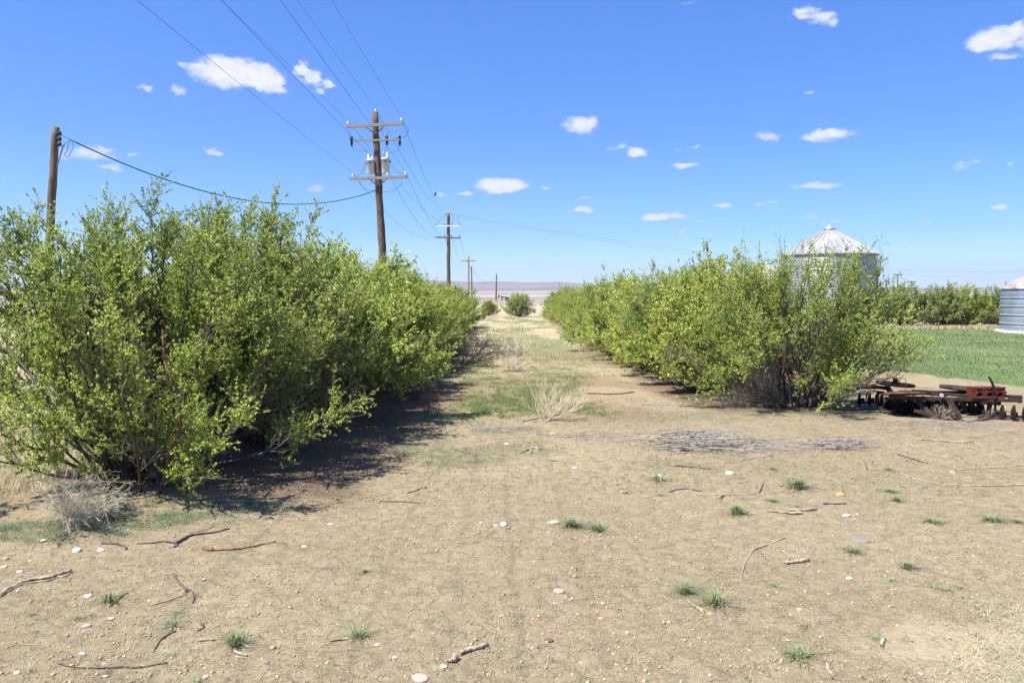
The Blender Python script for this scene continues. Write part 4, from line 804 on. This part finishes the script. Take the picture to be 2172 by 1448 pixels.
STONES = [(163,1170,19,'white',.95,'large bright white stone at the left'),(214,1169,18,'white',.5,'flat whitish stone right of the large bright white one'),(368,1161,16,'grey',.5,'grey stone under the dark forked stick'),(700,1110,12,'white',.5,'small whitish stone below the shaded hedge edge'),(1068,1122,17,'white',.85,'bright white stone left of the middle tufts'),
 (1176,1116,20,'cream',.5,'half buried pale stone touching the left middle tuft'),(1185,1253,24,'pink',.5,'flat pinkish-white stone in the middle of the yard'),(1547,1006,20,'cream',.7,'cream stone with a shadowed side below the brush pile'),(1782,1051,20,'orange',.65,'rounded orange stone right of the dense tuft'),(186,1269,17,'white',.5,'flat white stone left of the tuft with the dark twig'),
 (184,1329,20,'pink',.5,'pinkish flat stone at the lower left'),(236,1315,14,'cream',.5,'small cream stone right of the pinkish one'),(1219,992,12,'white',.5,'small white stone above the middle of the yard'),(780,1018,12,'orange',.6,'small orange stone in front of the left hedge shadow'),(1165,1358,18,'maroon',.4,'flat maroon stone near the bottom centre'),
 (891,1446,36,'pink',.5,'large pink stone cut by the bottom edge'),(1172,921,15,'pink',.5,'pinkish stone just below the nearest dried weed'),(1140,1314,15,'red',.4,'flat reddish stone in the lower middle'),(1274,1309,14,'orange',.4,'flat orange stone in the lower middle'),(1505,1300,18,'orange',.4,'flat orange stone below the widest tuft'),
 (1795,1091,18,'white',.4,'flat white stone right of the bleached sticks'),(1824,1143,38,'grey',.12,'flat grey slab above a green tuft'),(1695,1295,10,'white',.6,'small bright white stone right of the widest tuft'),(1801,1225,14,'white',.5,'white angular chip right of the tuft pair'),(1419,1415,8,'orange',.8,'small yellowish stone near the bottom'),
 (12,1186,14,'orange',.6,'yellowish stone at the left edge'),(42,1215,14,'white',.5,'pale stone near the left edge'),(8,1203,13,'cream',.5,'cream stone at the left edge'),(64,1190,9,'cream',.6,'small cream stone near the left edge below the large white one'),(107,1214,10,'orange',.6,'small orange stone left of the long bleached branch'),(292,1083,10,'white',.4,'small white stone near the blue-green ground cover'),(92,1147,13,'white',.5,'white stone in the blue-green ground cover'),
 (175,1388,13,'white',.6,'white stone in the lower left corner area'),(36,1427,13,'white',.6,'white stone at the bottom left corner'),(224,1438,11,'white',.5,'white stone near the bottom edge at the left'),(837,1402,10,'white',.6,'small white stone left of the bark chunk'),(940,1422,17,'cream',.35,'flat cream stone beside the bark chunk'),(800,1370,13,'cream',.35,'flat cream stone below the long-bladed tuft'),
 (565,1406,14,'grey',.5,'pale grey stone near the bottom left'),(436,1434,14,'pink',.5,'reddish-pink stone by the bottom edge'),(645,1165,14,'cream',.35,'flat cream stone right of the reddish stick'),(1164,1116,8,'white',.6,'tiny white stone left of the half buried pale stone'),(1051,1123,8,'white',.6,'tiny white stone beside the bright white stone'),(1020,1118,8,'white',.7,'small upright white stone left of the bright white one'),
 (1950,1031,18,'grey',.2,'flat pale grey chip at the right'),(2020,996,10,'white',.5,'small white stone at the right below the harrow'),(1400,1008,9,'white',.5,'small white stone left of the cream stone'),(1075,944,12,'cream',.5,'small cream stone behind the pale forked stick')]
for i, (px, py, w, c, fl, lb) in enumerate(STONES):
    p = GP(px, py); s = w / F * p.y * .56; o = SP[c][i % 3].copy(); col.objects.link(o); o.location = p + Vector((0, 0, s * fl * .1)); o.scale = (s, s, s * (fl * 1.3 + .15)); o.rotation_euler = (0, 0, (i * 37 % 7 - 3) * .12); tag(o, lb, 'stone', 'stones on the bare dirt')
rs = random.Random(3)
for i in range(95):
    px = rs.uniform(-150, 2300); py = rs.uniform(985, 1445); c = rs.choice(['white', 'white', 'cream', 'cream', 'cream', 'cream', 'pink', 'orange'])
    if px < 640 and py < 1110: continue
    p = GP(px, py); s = rs.uniform(.009, .019); o = SP[c][i % 3].copy(); col.objects.link(o); o.name = 'pebble'; o.location = p + Vector((0, 0, s * .15)); o.scale = (s, s, s * rs.uniform(.6, 1.1)); o.rotation_euler = (0, 0, rs.uniform(0, 6)); tag(o, {'white': 'small white pebble on the bare dirt', 'cream': 'small cream pebble on the bare dirt', 'orange': 'small orange pebble on the bare dirt', 'pink': 'small pinkish pebble on the bare dirt'}[c], 'pebble', f'small {c} pebbles on the bare dirt')

def stick(pts, w0, w1, m, lb, extra=(), lift=.6, knob=0, name='stick', cat='stick'):
    """pts in photo pixels on the ground, widths in pixels"""
    b = MB()
    def one(pp, a0, a1, seed):
        rr = random.Random(seed); g = spl([GP(x, y) for x, y in pp], 5); d = g[0].y; n = len(g); rad = [max(.0025, (a0 + (a1 - a0) * i / (n - 1)) / F * d * .5 * rr.uniform(.88, 1.15)) for i in range(n)]
        b.tube([p + Vector((0, 0, rad[i] * lift + abs(math.sin(i * .9)) * rad[i] * .5)) + Vector((rr.uniform(-1, 1), rr.uniform(-1, 1), 0)) * rad[i] * .25 for i, p in enumerate(g)], rad, 8)
    one(pts, w0, w1, hash(lb) % 1000 if False else len(lb))
    for k, (pp, a0, a1) in enumerate(extra): one(pp, a0, a1, k + 3)
    return tag(b.build(name, m, None, True), lb, cat, 'sticks and branches on the dirt')
stick([(-40,1290),(0,1271),(25,1255),(62,1240),(105,1234),(125,1228),(150,1219)], 8, 9, M_PALEW, 'long thick bleached split branch entering from the left edge', [([(-10,1279),(45,1248),(100,1240),(125,1232)], 4, 3), ([(118,1230),(135,1232),(153,1222)], 4, 2)], name='branch', cat='branch')
stick([(432,1171),(450,1173),(480,1172),(520,1167),(560,1158),(585,1153)], 7, 3, M_REDW, 'reddish-brown stick with knobbly left end', [([(430,1169),(436,1173),(450,1174)], 9, 6), ([(560,1158),(600,1156),(612,1157)], 2, 1)])
stick([(372,1157),(385,1146),(400,1136),(420,1131),(460,1125),(486,1118)], 7, 4, M_DARKW, 'dark forked stick with pale tip at the left', [([(290,1155),(325,1153),(345,1150),(378,1153)], 3, 4), ([(375,1150),(376,1158),(368,1164)], 4, 3)])
stick([(216,1155),(235,1156),(254,1157),(266,1163),(268,1169)], 5, 4, M_DARKW, 'short dark hooked stick right of the large white stone')
stick([(420,1066),(480,1060),(530,1062),(580,1060),(600,1056),(624,1050)], 4, 5, M_PALEW, 'long pale stick at the edge of the left shrub litter')
stick([(105,1104),(125,1102),(148,1100)], 6, 7, M_PALEW, 'thick pale stick in the ground cover at the left')
stick([(124,1410),(150,1417),(200,1421),(250,1420),(300,1420),(335,1413),(355,1410)], 4, 4, M_DARKW, 'long dark wavy stick at the bottom left')
stick([(325,1387),(333,1372),(342,1360),(355,1350),(372,1342)], 3, 5, M_DARKW, 'dark bent stick below the grey-green tuft')
stick([(369,1225),(376,1238),(388,1250),(396,1260)], 4, 6, M_DARKW, 'broken dark twig with an orange strip at the left centre', [([(393,1254),(405,1258),(412,1270),(408,1284)], 4, 2), ([(325,1286),(360,1276),(398,1264)], 2, 2)])
stick([(233,1290),(248,1277),(262,1265),(272,1262)], 3, 4, M_DARKW, 'dark twig crossing the tuft at the lower left')
stick([(976,1396),(995,1389),(1015,1383),(1034,1374)], 9, 9, M_PALEW, 'rough bark-covered log at the bottom centre', name='log', cat='log')
stick([(952,1413),(961,1412),(966,1406)], 9, 14, M_PALEW, 'broken bark chunk left of the rough log', name='bark_chunk', cat='bark')
stick([(1571,1234),(1578,1200),(1590,1180),(1600,1168),(1625,1158),(1667,1144)], 2.5, 3.5, M_GREYT, 'long thin grey bent twig right of centre', [([(1598,1168),(1596,1164)], 3, 2)])
stick([(1665,1196),(1685,1194),(1715,1189)], 8, 8, M_PALEW, 'short pale stick with a thin curved dark twig', [([(1650,1170),(1663,1172),(1672,1182),(1675,1188)], 3, 4)])
stick([(1628,1087),(1645,1090),(1680,1093),(1700,1092)], 3, 7, M_PALEW, 'bleached stick below the small tufts, lower of a pair'); stick([(1673,1086),(1700,1086),(1732,1082)], 5, 6, M_PALEW, 'bleached stick below the small tufts, upper of a pair')
stick([(1754,1410),(1756,1420),(1761,1428),(1768,1433)], 8, 7, M_PALEW, 'short curved pale stick at the bottom right'); stick([(1869,1376),(1872,1366),(1874,1359)], 8, 7, M_PALEW, 'pale wood stub at the lower right')
stick([(1456,1271),(1468,1282),(1480,1290),(1492,1298)], 4, 9, M_PALEW, 'curled bark piece under the tuft pair', name='bark_chunk', cat='bark')
stick([(1104,963),(1118,957),(1132,953),(1143,955)], 4, 4, M_PALEW, 'pale forked stick above the middle of the yard', [([(1124,956),(1128,960),(1125,965)], 4, 3)])
stick([(420,1366),(440,1364),(456,1363)], 6, 6, M_PALEW, 'short pale stub left of the dense lower tuft'); stick([(497,1387),(510,1390),(524,1393)], 7, 5, M_PALEW, 'pale broken bits under the dense lower tuft', [([(500,1395),(518,1398)], 3, 3)])
stick([(1640,1402),(1665,1386),(1690,1384),(1710,1392),(1745,1378)], 3, 3, M_GREYT, 'grey twigs tangled in the bottom right tuft', [([(1650,1396),(1700,1386),(1730,1400)], 2, 2), ([(1690,1384),(1698,1400),(1712,1398)], 3, 2)])
stick([(700,1363),(718,1361),(740,1359)], 4, 6, M_PALEW, 'pale stick end behind the long-bladed tuft')
stick([(426,1325),(432,1335),(418,1342)], 6, 3, M_DARKW, 'dark curled bark scrap right of the tuft at the lower left')
for j, (pp, lb, w) in enumerate([([(1905,960),(1935,968),(1968,979)], 'thin dark twig below the harrow, slanting down right', 3), ([(1430,988),(1470,992),(1508,997)], 'dark thin stick below the brush pile', 3), ([(1265,979),(1310,976),(1350,978),(1400,973),(1440,975),(1525,970)], 'long pale thin stem in front of the brush pile', 1.6),
     ([(1610,1048),(1616,1036),(1621,1026)], 'short dark upright twig left of the dense tuft', 3), ([(1475,1052),(1540,1052),(1605,1049)], 'long thin grey twig left of the tufts', 2.5), ([(2000,1026),(2080,1025),(2200,1023)], 'long straight grey twig at the right edge', 3.5), ([(2030,991),(2110,989),(2190,988)], 'long thin pale twig at the right, below the harrow', 2.5),
     ([(1905,1000),(1945,1012),(1995,1025)], 'thin grey twig meeting the long straight one', 2.5), ([(1950,935),(2000,938),(2065,942)], 'thin pale twig just below the harrow, nearest to it', 3), ([(1420,1047),(1450,1040),(1488,1046)], 'grey twig with pale chip beside the small dark tuft', 3),
     ([(1570,978),(1600,972),(1640,966)], 'thin reddish twig below the brush pile, right side', 2.5), ([(1746,1070),(1770,1071),(1795,1069)], 'short dark broken twig below the orange stone', 4), ([(805,1066),(850,1067),(892,1071)], 'thin dark twig in front of the left hedge', 2.5), ([(862,1051),(885,1044),(905,1036)], 'short slanting dark twig in front of the left hedge', 2.5),
     ([(985,936),(1020,937),(1070,931),(1110,931),(1165,925)], 'long pale straight stem below the nearest dried weed', 1.5), ([(1840,995),(1838,985),(1835,978)], 'tiny dark twig above the flat grey chip', 2.5), ([(1110,895),(1180,880),(1250,868)], 'thin dark twig right of the nearest dried weed', 2.5), ([(1245,835),(1300,838),(1345,833)], 'thin dark bent twig on the bare right side of the lane', 3),
     ([(1360,863),(1410,860),(1470,862),(1560,859)], 'long pale stem at the foot of the right hedgerow', 1.5), ([(1000,1029),(1050,1026),(1130,1030)], 'faint thin stem lying in the yard', 1.5), ([(1640,880),(1720,874),(1800,870)], 'pale stem in front of the nearest right shrub', 2), ([(1525,1062),(1529,1056),(1536,1054)], 'small upright stump of wood left of the small green tuft', 7),
     ([(455,1112),(430,1122),(400,1128)], 'faint pale stem crossing the dark forked stick', 1.5), ([(60,1190),(68,1168),(76,1152)], 'thin straw stem standing out at the left', 1.2), ([(0,1367),(50,1366),(110,1366)], 'thin straw stem at the left edge', 1.2)]):
    stick(pp, w, w * .7, [M_DARKW, M_GREYT, M_PALEW][0 if 'dark' in lb else (2 if 'pale' in lb or 'straw' in lb or 'stump' in lb else 1)], lb, name='twig', cat='twig')
M_PILE = noisy('cut_twigs', [(.3, (.14, .12, .1)), (.7, (.5, .45, .38))], 14, bs=.2)
def brush_pile(box, n, seed, label, m, ang=0.0, spread=.22, lmin=.5, lmax=1.6, r=.006, hh=.12):
    rng = np.random.default_rng(seed); x0, y0, x1, y1 = box; c = GP((x0 + x1) / 2, (y0 + y1) / 2); a = G(x0, (y0 + y1) / 2); b_ = G(x1, (y0 + y1) / 2); ya = G((x0 + x1) / 2, y0).y; yb = G((x0 + x1) / 2, y1).y
    hw = (b_.x - a.x) / 2; hd = abs(ya - yb) / 2; th = rng.normal(ang, spread, n); L = rng.uniform(lmin, lmax, n)
    ctr = np.stack([rng.normal(0, .42, n) * hw, rng.normal(0, .5, n) * hd, rng.uniform(.005, hh, n) * np.exp(-rng.normal(0, .6, n) ** 2)], -1); d = np.stack([np.cos(th), np.sin(th), rng.normal(0, .035, n)], -1)
    s = np.linspace(-.5, .5, 6)[None, :, None]; Pt = ctr[:, None] + d[:, None] * s * L[:, None, None]; Pt = Pt + np.cumsum(rng.normal(size=Pt.shape), 1) * np.array([.008, .012, .006]); Pt[..., 2] = np.maximum(Pt[..., 2], .006)
    R = rng.uniform(.5, 1.2, (n, 1)) * r * np.linspace(1, .45, 6)[None]; l1, _ = grow(rng, Pt, 2, (.4, 1), (.12, .4), 4, 1., .25, 0, 0); l1[..., 2] = np.maximum(l1[..., 2], .005)
    V, Q = join([tubes(Pt, R, 5), tubes(l1, np.full(l1.shape[:2], r * .4), 3)]); o = build('brush_pile', V, Q, mat=m); o.location = c; return tag(o, label, 'brush pile', 'piles of cut twigs')
brush_pile((1370, 926, 1620, 962), 115, 1, 'largest heap of cut grey twigs, left of the harrow on the dirt', M_PILE, .12, .38, .5, 1.3, .0095, .22)
brush_pile((1720, 936, 1825, 953), 50, 2, 'smaller heap of cut grey twigs between the largest heap and the harrow', M_PILE, .1, .16, .4, 1.0, .009, .14)
brush_pile((1160, 916, 1320, 936), 16, 3, 'thin scatter of grey twigs left of the largest twig heap', M_PILE, .1, .18, .6, 1.6, .005, .04)
brush_pile((1010, 905, 1120, 920), 30, 4, 'flat mat of grey twigs just in front of the nearest dried weed', M_PILE, .05, .3, .3, 1., .005, .05)
brush_pile((1560, 940, 1700, 962), 30, 5, 'few loose twigs bridging the two right twig heaps', M_PILE, .0, .3, .4, 1.1, .005, .04)
brush_pile((1850, 885, 2172, 925), 45, 6, 'sparse grey stems strewn in front of the harrow', M_PILE, .0, .25, .4, 1.5, .005, .05)
p = GP(1143, 713); b = MB(); b.box((0, 0, .05), (.34, .2, .05), Matrix.Rotation(.2, 3, 'Y')); b.box((.05, .05, .1), (.16, .12, .08), Matrix.Rotation(-.4, 3, 'X')); o = b.build('litter', noisy('pink_litter', [(.3, (.6, .3, .3)), (.7, (.8, .6, .55))], 8), None, False, p); tag(o, 'small crumpled pink piece of litter far up the lane', 'litter')

# ------------------------------------------------------------------ stuff: soil clods, gravel, ground cover, lawn, dry grass
def stuff(name, V, Q, m, label, cat, attrs=None, T=None):
    o = build(name, V, Q, T, mat=m, attrs=attrs); return tag(o, label, cat, None, 'stuff')
def scr(rng, n, x0, x1, y0, y1):
    px = rng.uniform(x0, x1, n); py = rng.uniform(y0, y1, n); c, s = math.cos(PITCH), math.sin(PITCH); v = (CY - py) / F; t = -CAMZ / (v * c - s); return (px - CX) / F * t, (c + v * s) * t
OCT = np.array([[1, 0, 0], [0, 1, 0], [-1, 0, 0], [0, -1, 0], [0, 0, 1], [0, 0, -1.]]); OT = np.array([[0, 1, 4], [1, 2, 4], [2, 3, 4], [3, 0, 4], [1, 0, 5], [2, 1, 5], [3, 2, 5], [0, 3, 5]])
def lumps(rng, x, y, size, flat):
    n = len(x); z = gz(x, y); a = rng.uniform(0, 6.283, n); B = OCT[None] * rng.uniform(.55, 1.25, (n, 6, 1)) * size[:, None, None]; B = B * np.array([1, 1, flat])
    c, s = np.cos(a)[:, None], np.sin(a)[:, None]; X = B[..., 0] * c - B[..., 1] * s; Y = B[..., 0] * s + B[..., 1] * c
    V = np.stack([X + x[:, None], Y + y[:, None], B[..., 2] + z[:, None]], -1).reshape(-1, 3); T = (np.arange(n)[:, None, None] * 6 + OT[None]).reshape(-1, 3); return V, T
mc, nt, b = mat('attr_colour'); at = nt.nodes.new('ShaderNodeAttribute'); at.attribute_name = 'gcol'; nt.links.new(at.outputs['Color'], b.inputs['Base Color']); b.inputs['Roughness'].default_value = .95; b.inputs['Specular IOR Level'].default_value = .1
def attr_col(c, k): return {'gcol': ('FLOAT_COLOR', np.repeat(np.concatenate([c, np.ones((len(c), 1))], -1), k, 0))}
rng = np.random.default_rng(21)
x, y = scr(rng, 70000, -400, 2600, 905, 1475); nn = fbm(x * 1.1 + 4, y * 1.1, 3); k = rng.random(len(x)) < sm(.3, .62, nn) * .75 + .25; x, y = x[k], y[k]
sz = np.exp(rng.normal(np.log(.0062), .5, len(x))) * np.clip(y / 8, .8, 1.6); V, T = lumps(rng, x, y, np.clip(sz, 0, .024), .75)
c = gcolor(x, y) * rng.uniform(.7, 1.0, (len(x), 1)); stuff('soil_clods', V, None, mc, 'loose crumbs of dry soil covering the bare dirt', 'soil', attr_col(c, 6), T)
x, y = scr(rng, 3000, -400, 2600, 890, 1475); sz = np.clip(np.exp(rng.normal(np.log(.0055), .4, len(x))) * np.clip(y / 8, .8, 1.6), 0, .015); V, T = lumps(rng, x, y, sz, .7)
pal = np.array([[.6, .57, .5], [.66, .64, .6], [.5, .42, .31], [.55, .36, .22], [.4, .3, .27], [.35, .35, .34]]); c = pal[rng.choice(6, len(x), p=[.3, .12, .4, .03, .08, .07])]; stuff('gravel', V, None, mc, 'fine pale gravel strewn over the bare dirt', 'gravel', attr_col(c, 6), T)
# straw bits
x, y = scr(rng, 4200, -300, 2500, 840, 1475); n = len(x); a = rng.uniform(0, 6.283, n); L = rng.uniform(.015, .07, n); z = gz(x, y) + .006
s = np.linspace(-.5, .5, 3)[None, :, None]; Pt = np.stack([x, y, z], -1)[:, None] + np.stack([np.cos(a), np.sin(a), rng.normal(0, .08, n)], -1)[:, None] * s * L[:, None, None]; V, Q = tubes(Pt, np.full((n, 3), .0012) * rng.uniform(.6, 1.6, (n, 1)) * np.clip(y / 8, .8, 2)[:, None], 3)
c = np.array([[.5, .43, .3], [.3, .26, .22], [.12, .09, .07]])[rng.choice(3, n, p=[.4, .3, .3])]; stuff('twig_litter', V, Q, mc, 'tiny straw and twig bits scattered on the dirt', 'litter', attr_col(c, 9))
# leafy ground cover
def cover(rng, x, y, per, rad, size, m, name, label, hgt=.03):
    n = len(x); z = gz(x, y); pos = np.stack([x, y, z], -1); pos = np.repeat(pos, per, 0); r = rng.random((n * per, 1)) ** .6 * np.repeat(rad, per)[:, None]; a = rng.uniform(0, 6.283, (n * per, 1))
    off = np.concatenate([np.cos(a) * r, np.sin(a) * r, rng.uniform(0, 1, (n * per, 1)) * hgt], 1); d = unit(off * np.array([1, 1, .5]) + rng.normal(size=off.shape) * .01 + np.array([0, 0, .012]))
    LV, LQ, LA = leaves(rng, pos + off, d, size, np.clip(rng.normal(.42, .16, n * per) + np.repeat(rng.normal(0, .1, n), per), 0, 1)); return stuff(name, LV, LQ, m, label, 'ground cover', {'var': ('FLOAT', LA)})
x, y = scr(rng, 60000, 850, 1450, 668, 920); g, bl_, lw, li, dr, _, _ = masks(x, y); k = rng.random(len(x)) < g * .9; x, y = x[k], y[k]
cover(rng, x, y, 9, np.full(len(x), .05) * np.clip(y / 20, .8, 2), .022 * 1.15, LM_G, 'lane_weeds', 'bright green low weeds growing along the lane', .05)
x, y = scr(rng, 110000, -400, 2250, 850, 1175); g, bl_, lw, li, dr, _, _ = masks(x, y); k = rng.random(len(x)) < bl_ ** 1.5 * .55; x, y = x[k], y[k]
cover(rng, x, y, 14, np.full(len(x), .05), .014, LM_B, 'ground_cover', 'blue-green low ground cover at the foot of the shrubs', .03)
x, y = scr(rng, 300, -200, 2400, 990, 1470); cover(rng, x, y, 12, rng.uniform(.008, .024, len(x)), .011, LM_B, 'weed_seedlings', 'tiny grey-green seedlings dotted over the bare dirt', .014)
x, y = scr(rng, 1500, 900, 2100, 840, 1050); cover(rng, x, y, 7, rng.uniform(.01, .035, len(x)), .016, LM_G, 'yard_seedlings', 'tiny green seedlings dotted between the lane and the harrow', .016)
def field(name, x, y, hgt, width, m, label, cat='grass', lean=.7, vz=None):
    z = gz(x, y); V, Q, A = blades(rng, np.stack([x, y, z - .005], -1), hgt, width, lean, var=vz); return stuff(name, V, Q, m, label, cat, {'var': ('FLOAT', A)})
x = rng.uniform(5, 48, 420000); y = 10 + 45 * rng.random(420000) ** 1.25; _, _, lw, _, _, n_, n2_ = masks(x, y); k = (rng.random(len(x)) < lw ** 1.6 * np.clip(1.25 - y / 75, .3, 1)) & (np.abs(x / np.maximum(y, 1)) < .95); x, y = x[k], y[k]
pt = fbm(x * .5, y * .9, 4); field('lawn', x, y, .06 * (.6 + .9 * fbm(x * .9, y * .9, 3)), .010 * np.clip(y / 20, .8, 2.4), LM_L, 'green grass of the lawn in front of the grain bins', vz=np.clip(rng.normal(.3, .13, len(x)) + (pt - .5) * 2.2 + (fbm(x * .18, y * .6, 3) - .5) * 1.2, 0, 1))
# lane grass farther on
x = rng.uniform(-2.4, 3.2, 26000); y = rng.uniform(19, 82, 26000); n_ = fbm(x * .8 + 3, y * .25, 4); k = rng.random(len(x)) < sm(.42, .6, n_) * .9; x, y = x[k], y[k]; field('lane_grass', x, y, .05, .013 * np.clip(y / 25, .8, 2), LM_G, 'short green grass patches far along the lane')
x = rng.uniform(-3, 4, 9000); y = rng.uniform(40, 90, 9000); k = (rng.random(len(x)) < sm(.45, .65, fbm(x * .9 + 8, y * .3, 3))); x, y = x[k], y[k]; field('dry_lane_grass', x, y, .16, .010 * np.clip(y / 30, .8, 3), LM_D, 'pale dry grass tufts at the far end of the lane', lean=.9)
# dry grass behind and left of the big shrub, under the shelterbelt, in the bottom right corner
nL = 60000; x = rng.uniform(-15, -5.6, nL); y = rng.uniform(8.3, 19, nL); k = rng.random(nL) < sm(-5.7, -6.4, x + (fbm(x, y, 3) - .5) * 1.2) * sm(8.2, 8.9, y + (fbm(x * 1.3, y, 3) - .5)); x, y = x[k], y[k]
field('dry_grass', x, y, .22 + .2 * fbm(x * .8, y * .8, 3), .006, LM_D, 'tall dry tan grass at the left edge behind the big shrub', lean=1.1)
x = rng.uniform(-40, -6.5, 50000); y = rng.uniform(18, 70, 50000); field('dry_field_grass', x, y, .3, .016, LM_D, 'dry tan grass of the field left of the hedgerow', lean=1.)
x = rng.uniform(14, 48, 30000); y = rng.normal(54.6, .55, 30000); field('dry_verge_grass', x, y, .26 * (.5 + fbm(x * .6, y * .6, 3)), .022, LM_D, 'pale dry grass along the foot of the far shrub belt', lean=.9)
x = rng.uniform(2.4, 5.4, 60000); y = rng.uniform(4.0, 6.8, 60000); e = sm(3.0, 4.1, x + (fbm(x * 2, y * 2, 3) - .5) * 1.2 + (5.4 - y) * .75) * sm(6.35, 5.7, y); k = rng.random(len(x)) < e * (.2 + fbm(x * 6, y * 6, 2) * .9); x, y = x[k], y[k]
field('dry_corner_grass', x, y, .035 + .03 * fbm(x * 3, y * 3, 2), .0035, LM_D, 'matted pale dry grass in the bottom right corner', lean=3.5)
# bark litter under the shrubs
x = rng.uniform(-7, -1.5, 26000); y = rng.uniform(8.8, 22, 26000); _, _, _, li, _, _, _ = masks(x, y); k = rng.random(len(x)) < li; x, y = x[k], y[k]; V, T = lumps(rng, x, y, rng.uniform(.006, .018, len(x)), .35)
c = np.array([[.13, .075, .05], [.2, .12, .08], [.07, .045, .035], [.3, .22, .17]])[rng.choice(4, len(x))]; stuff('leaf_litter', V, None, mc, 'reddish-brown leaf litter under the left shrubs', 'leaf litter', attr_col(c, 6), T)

# ------------------------------------------------------------------ air
hz = MB(); hz.box((0, 0, 199), (26000, 26000, 424)); o = hz.build('haze', bpy.data.materials.new('haze_air')); m = o.data.materials[0]; m.use_nodes = True; nt = m.node_tree; nt.nodes.clear()
out = nt.nodes.new('ShaderNodeOutputMaterial'); pv = nt.nodes.new('ShaderNodeVolumePrincipled'); pv.inputs['Color'].default_value = (.80, .86, 1.0, 1); pv.inputs['Density'].default_value = .00010; pv.inputs['Anisotropy'].default_value = .2
nt.links.new(pv.outputs[0], out.inputs['Volume']); tag(o, kind='stuff', label='thin pale air haze over the far plain', cat='haze')
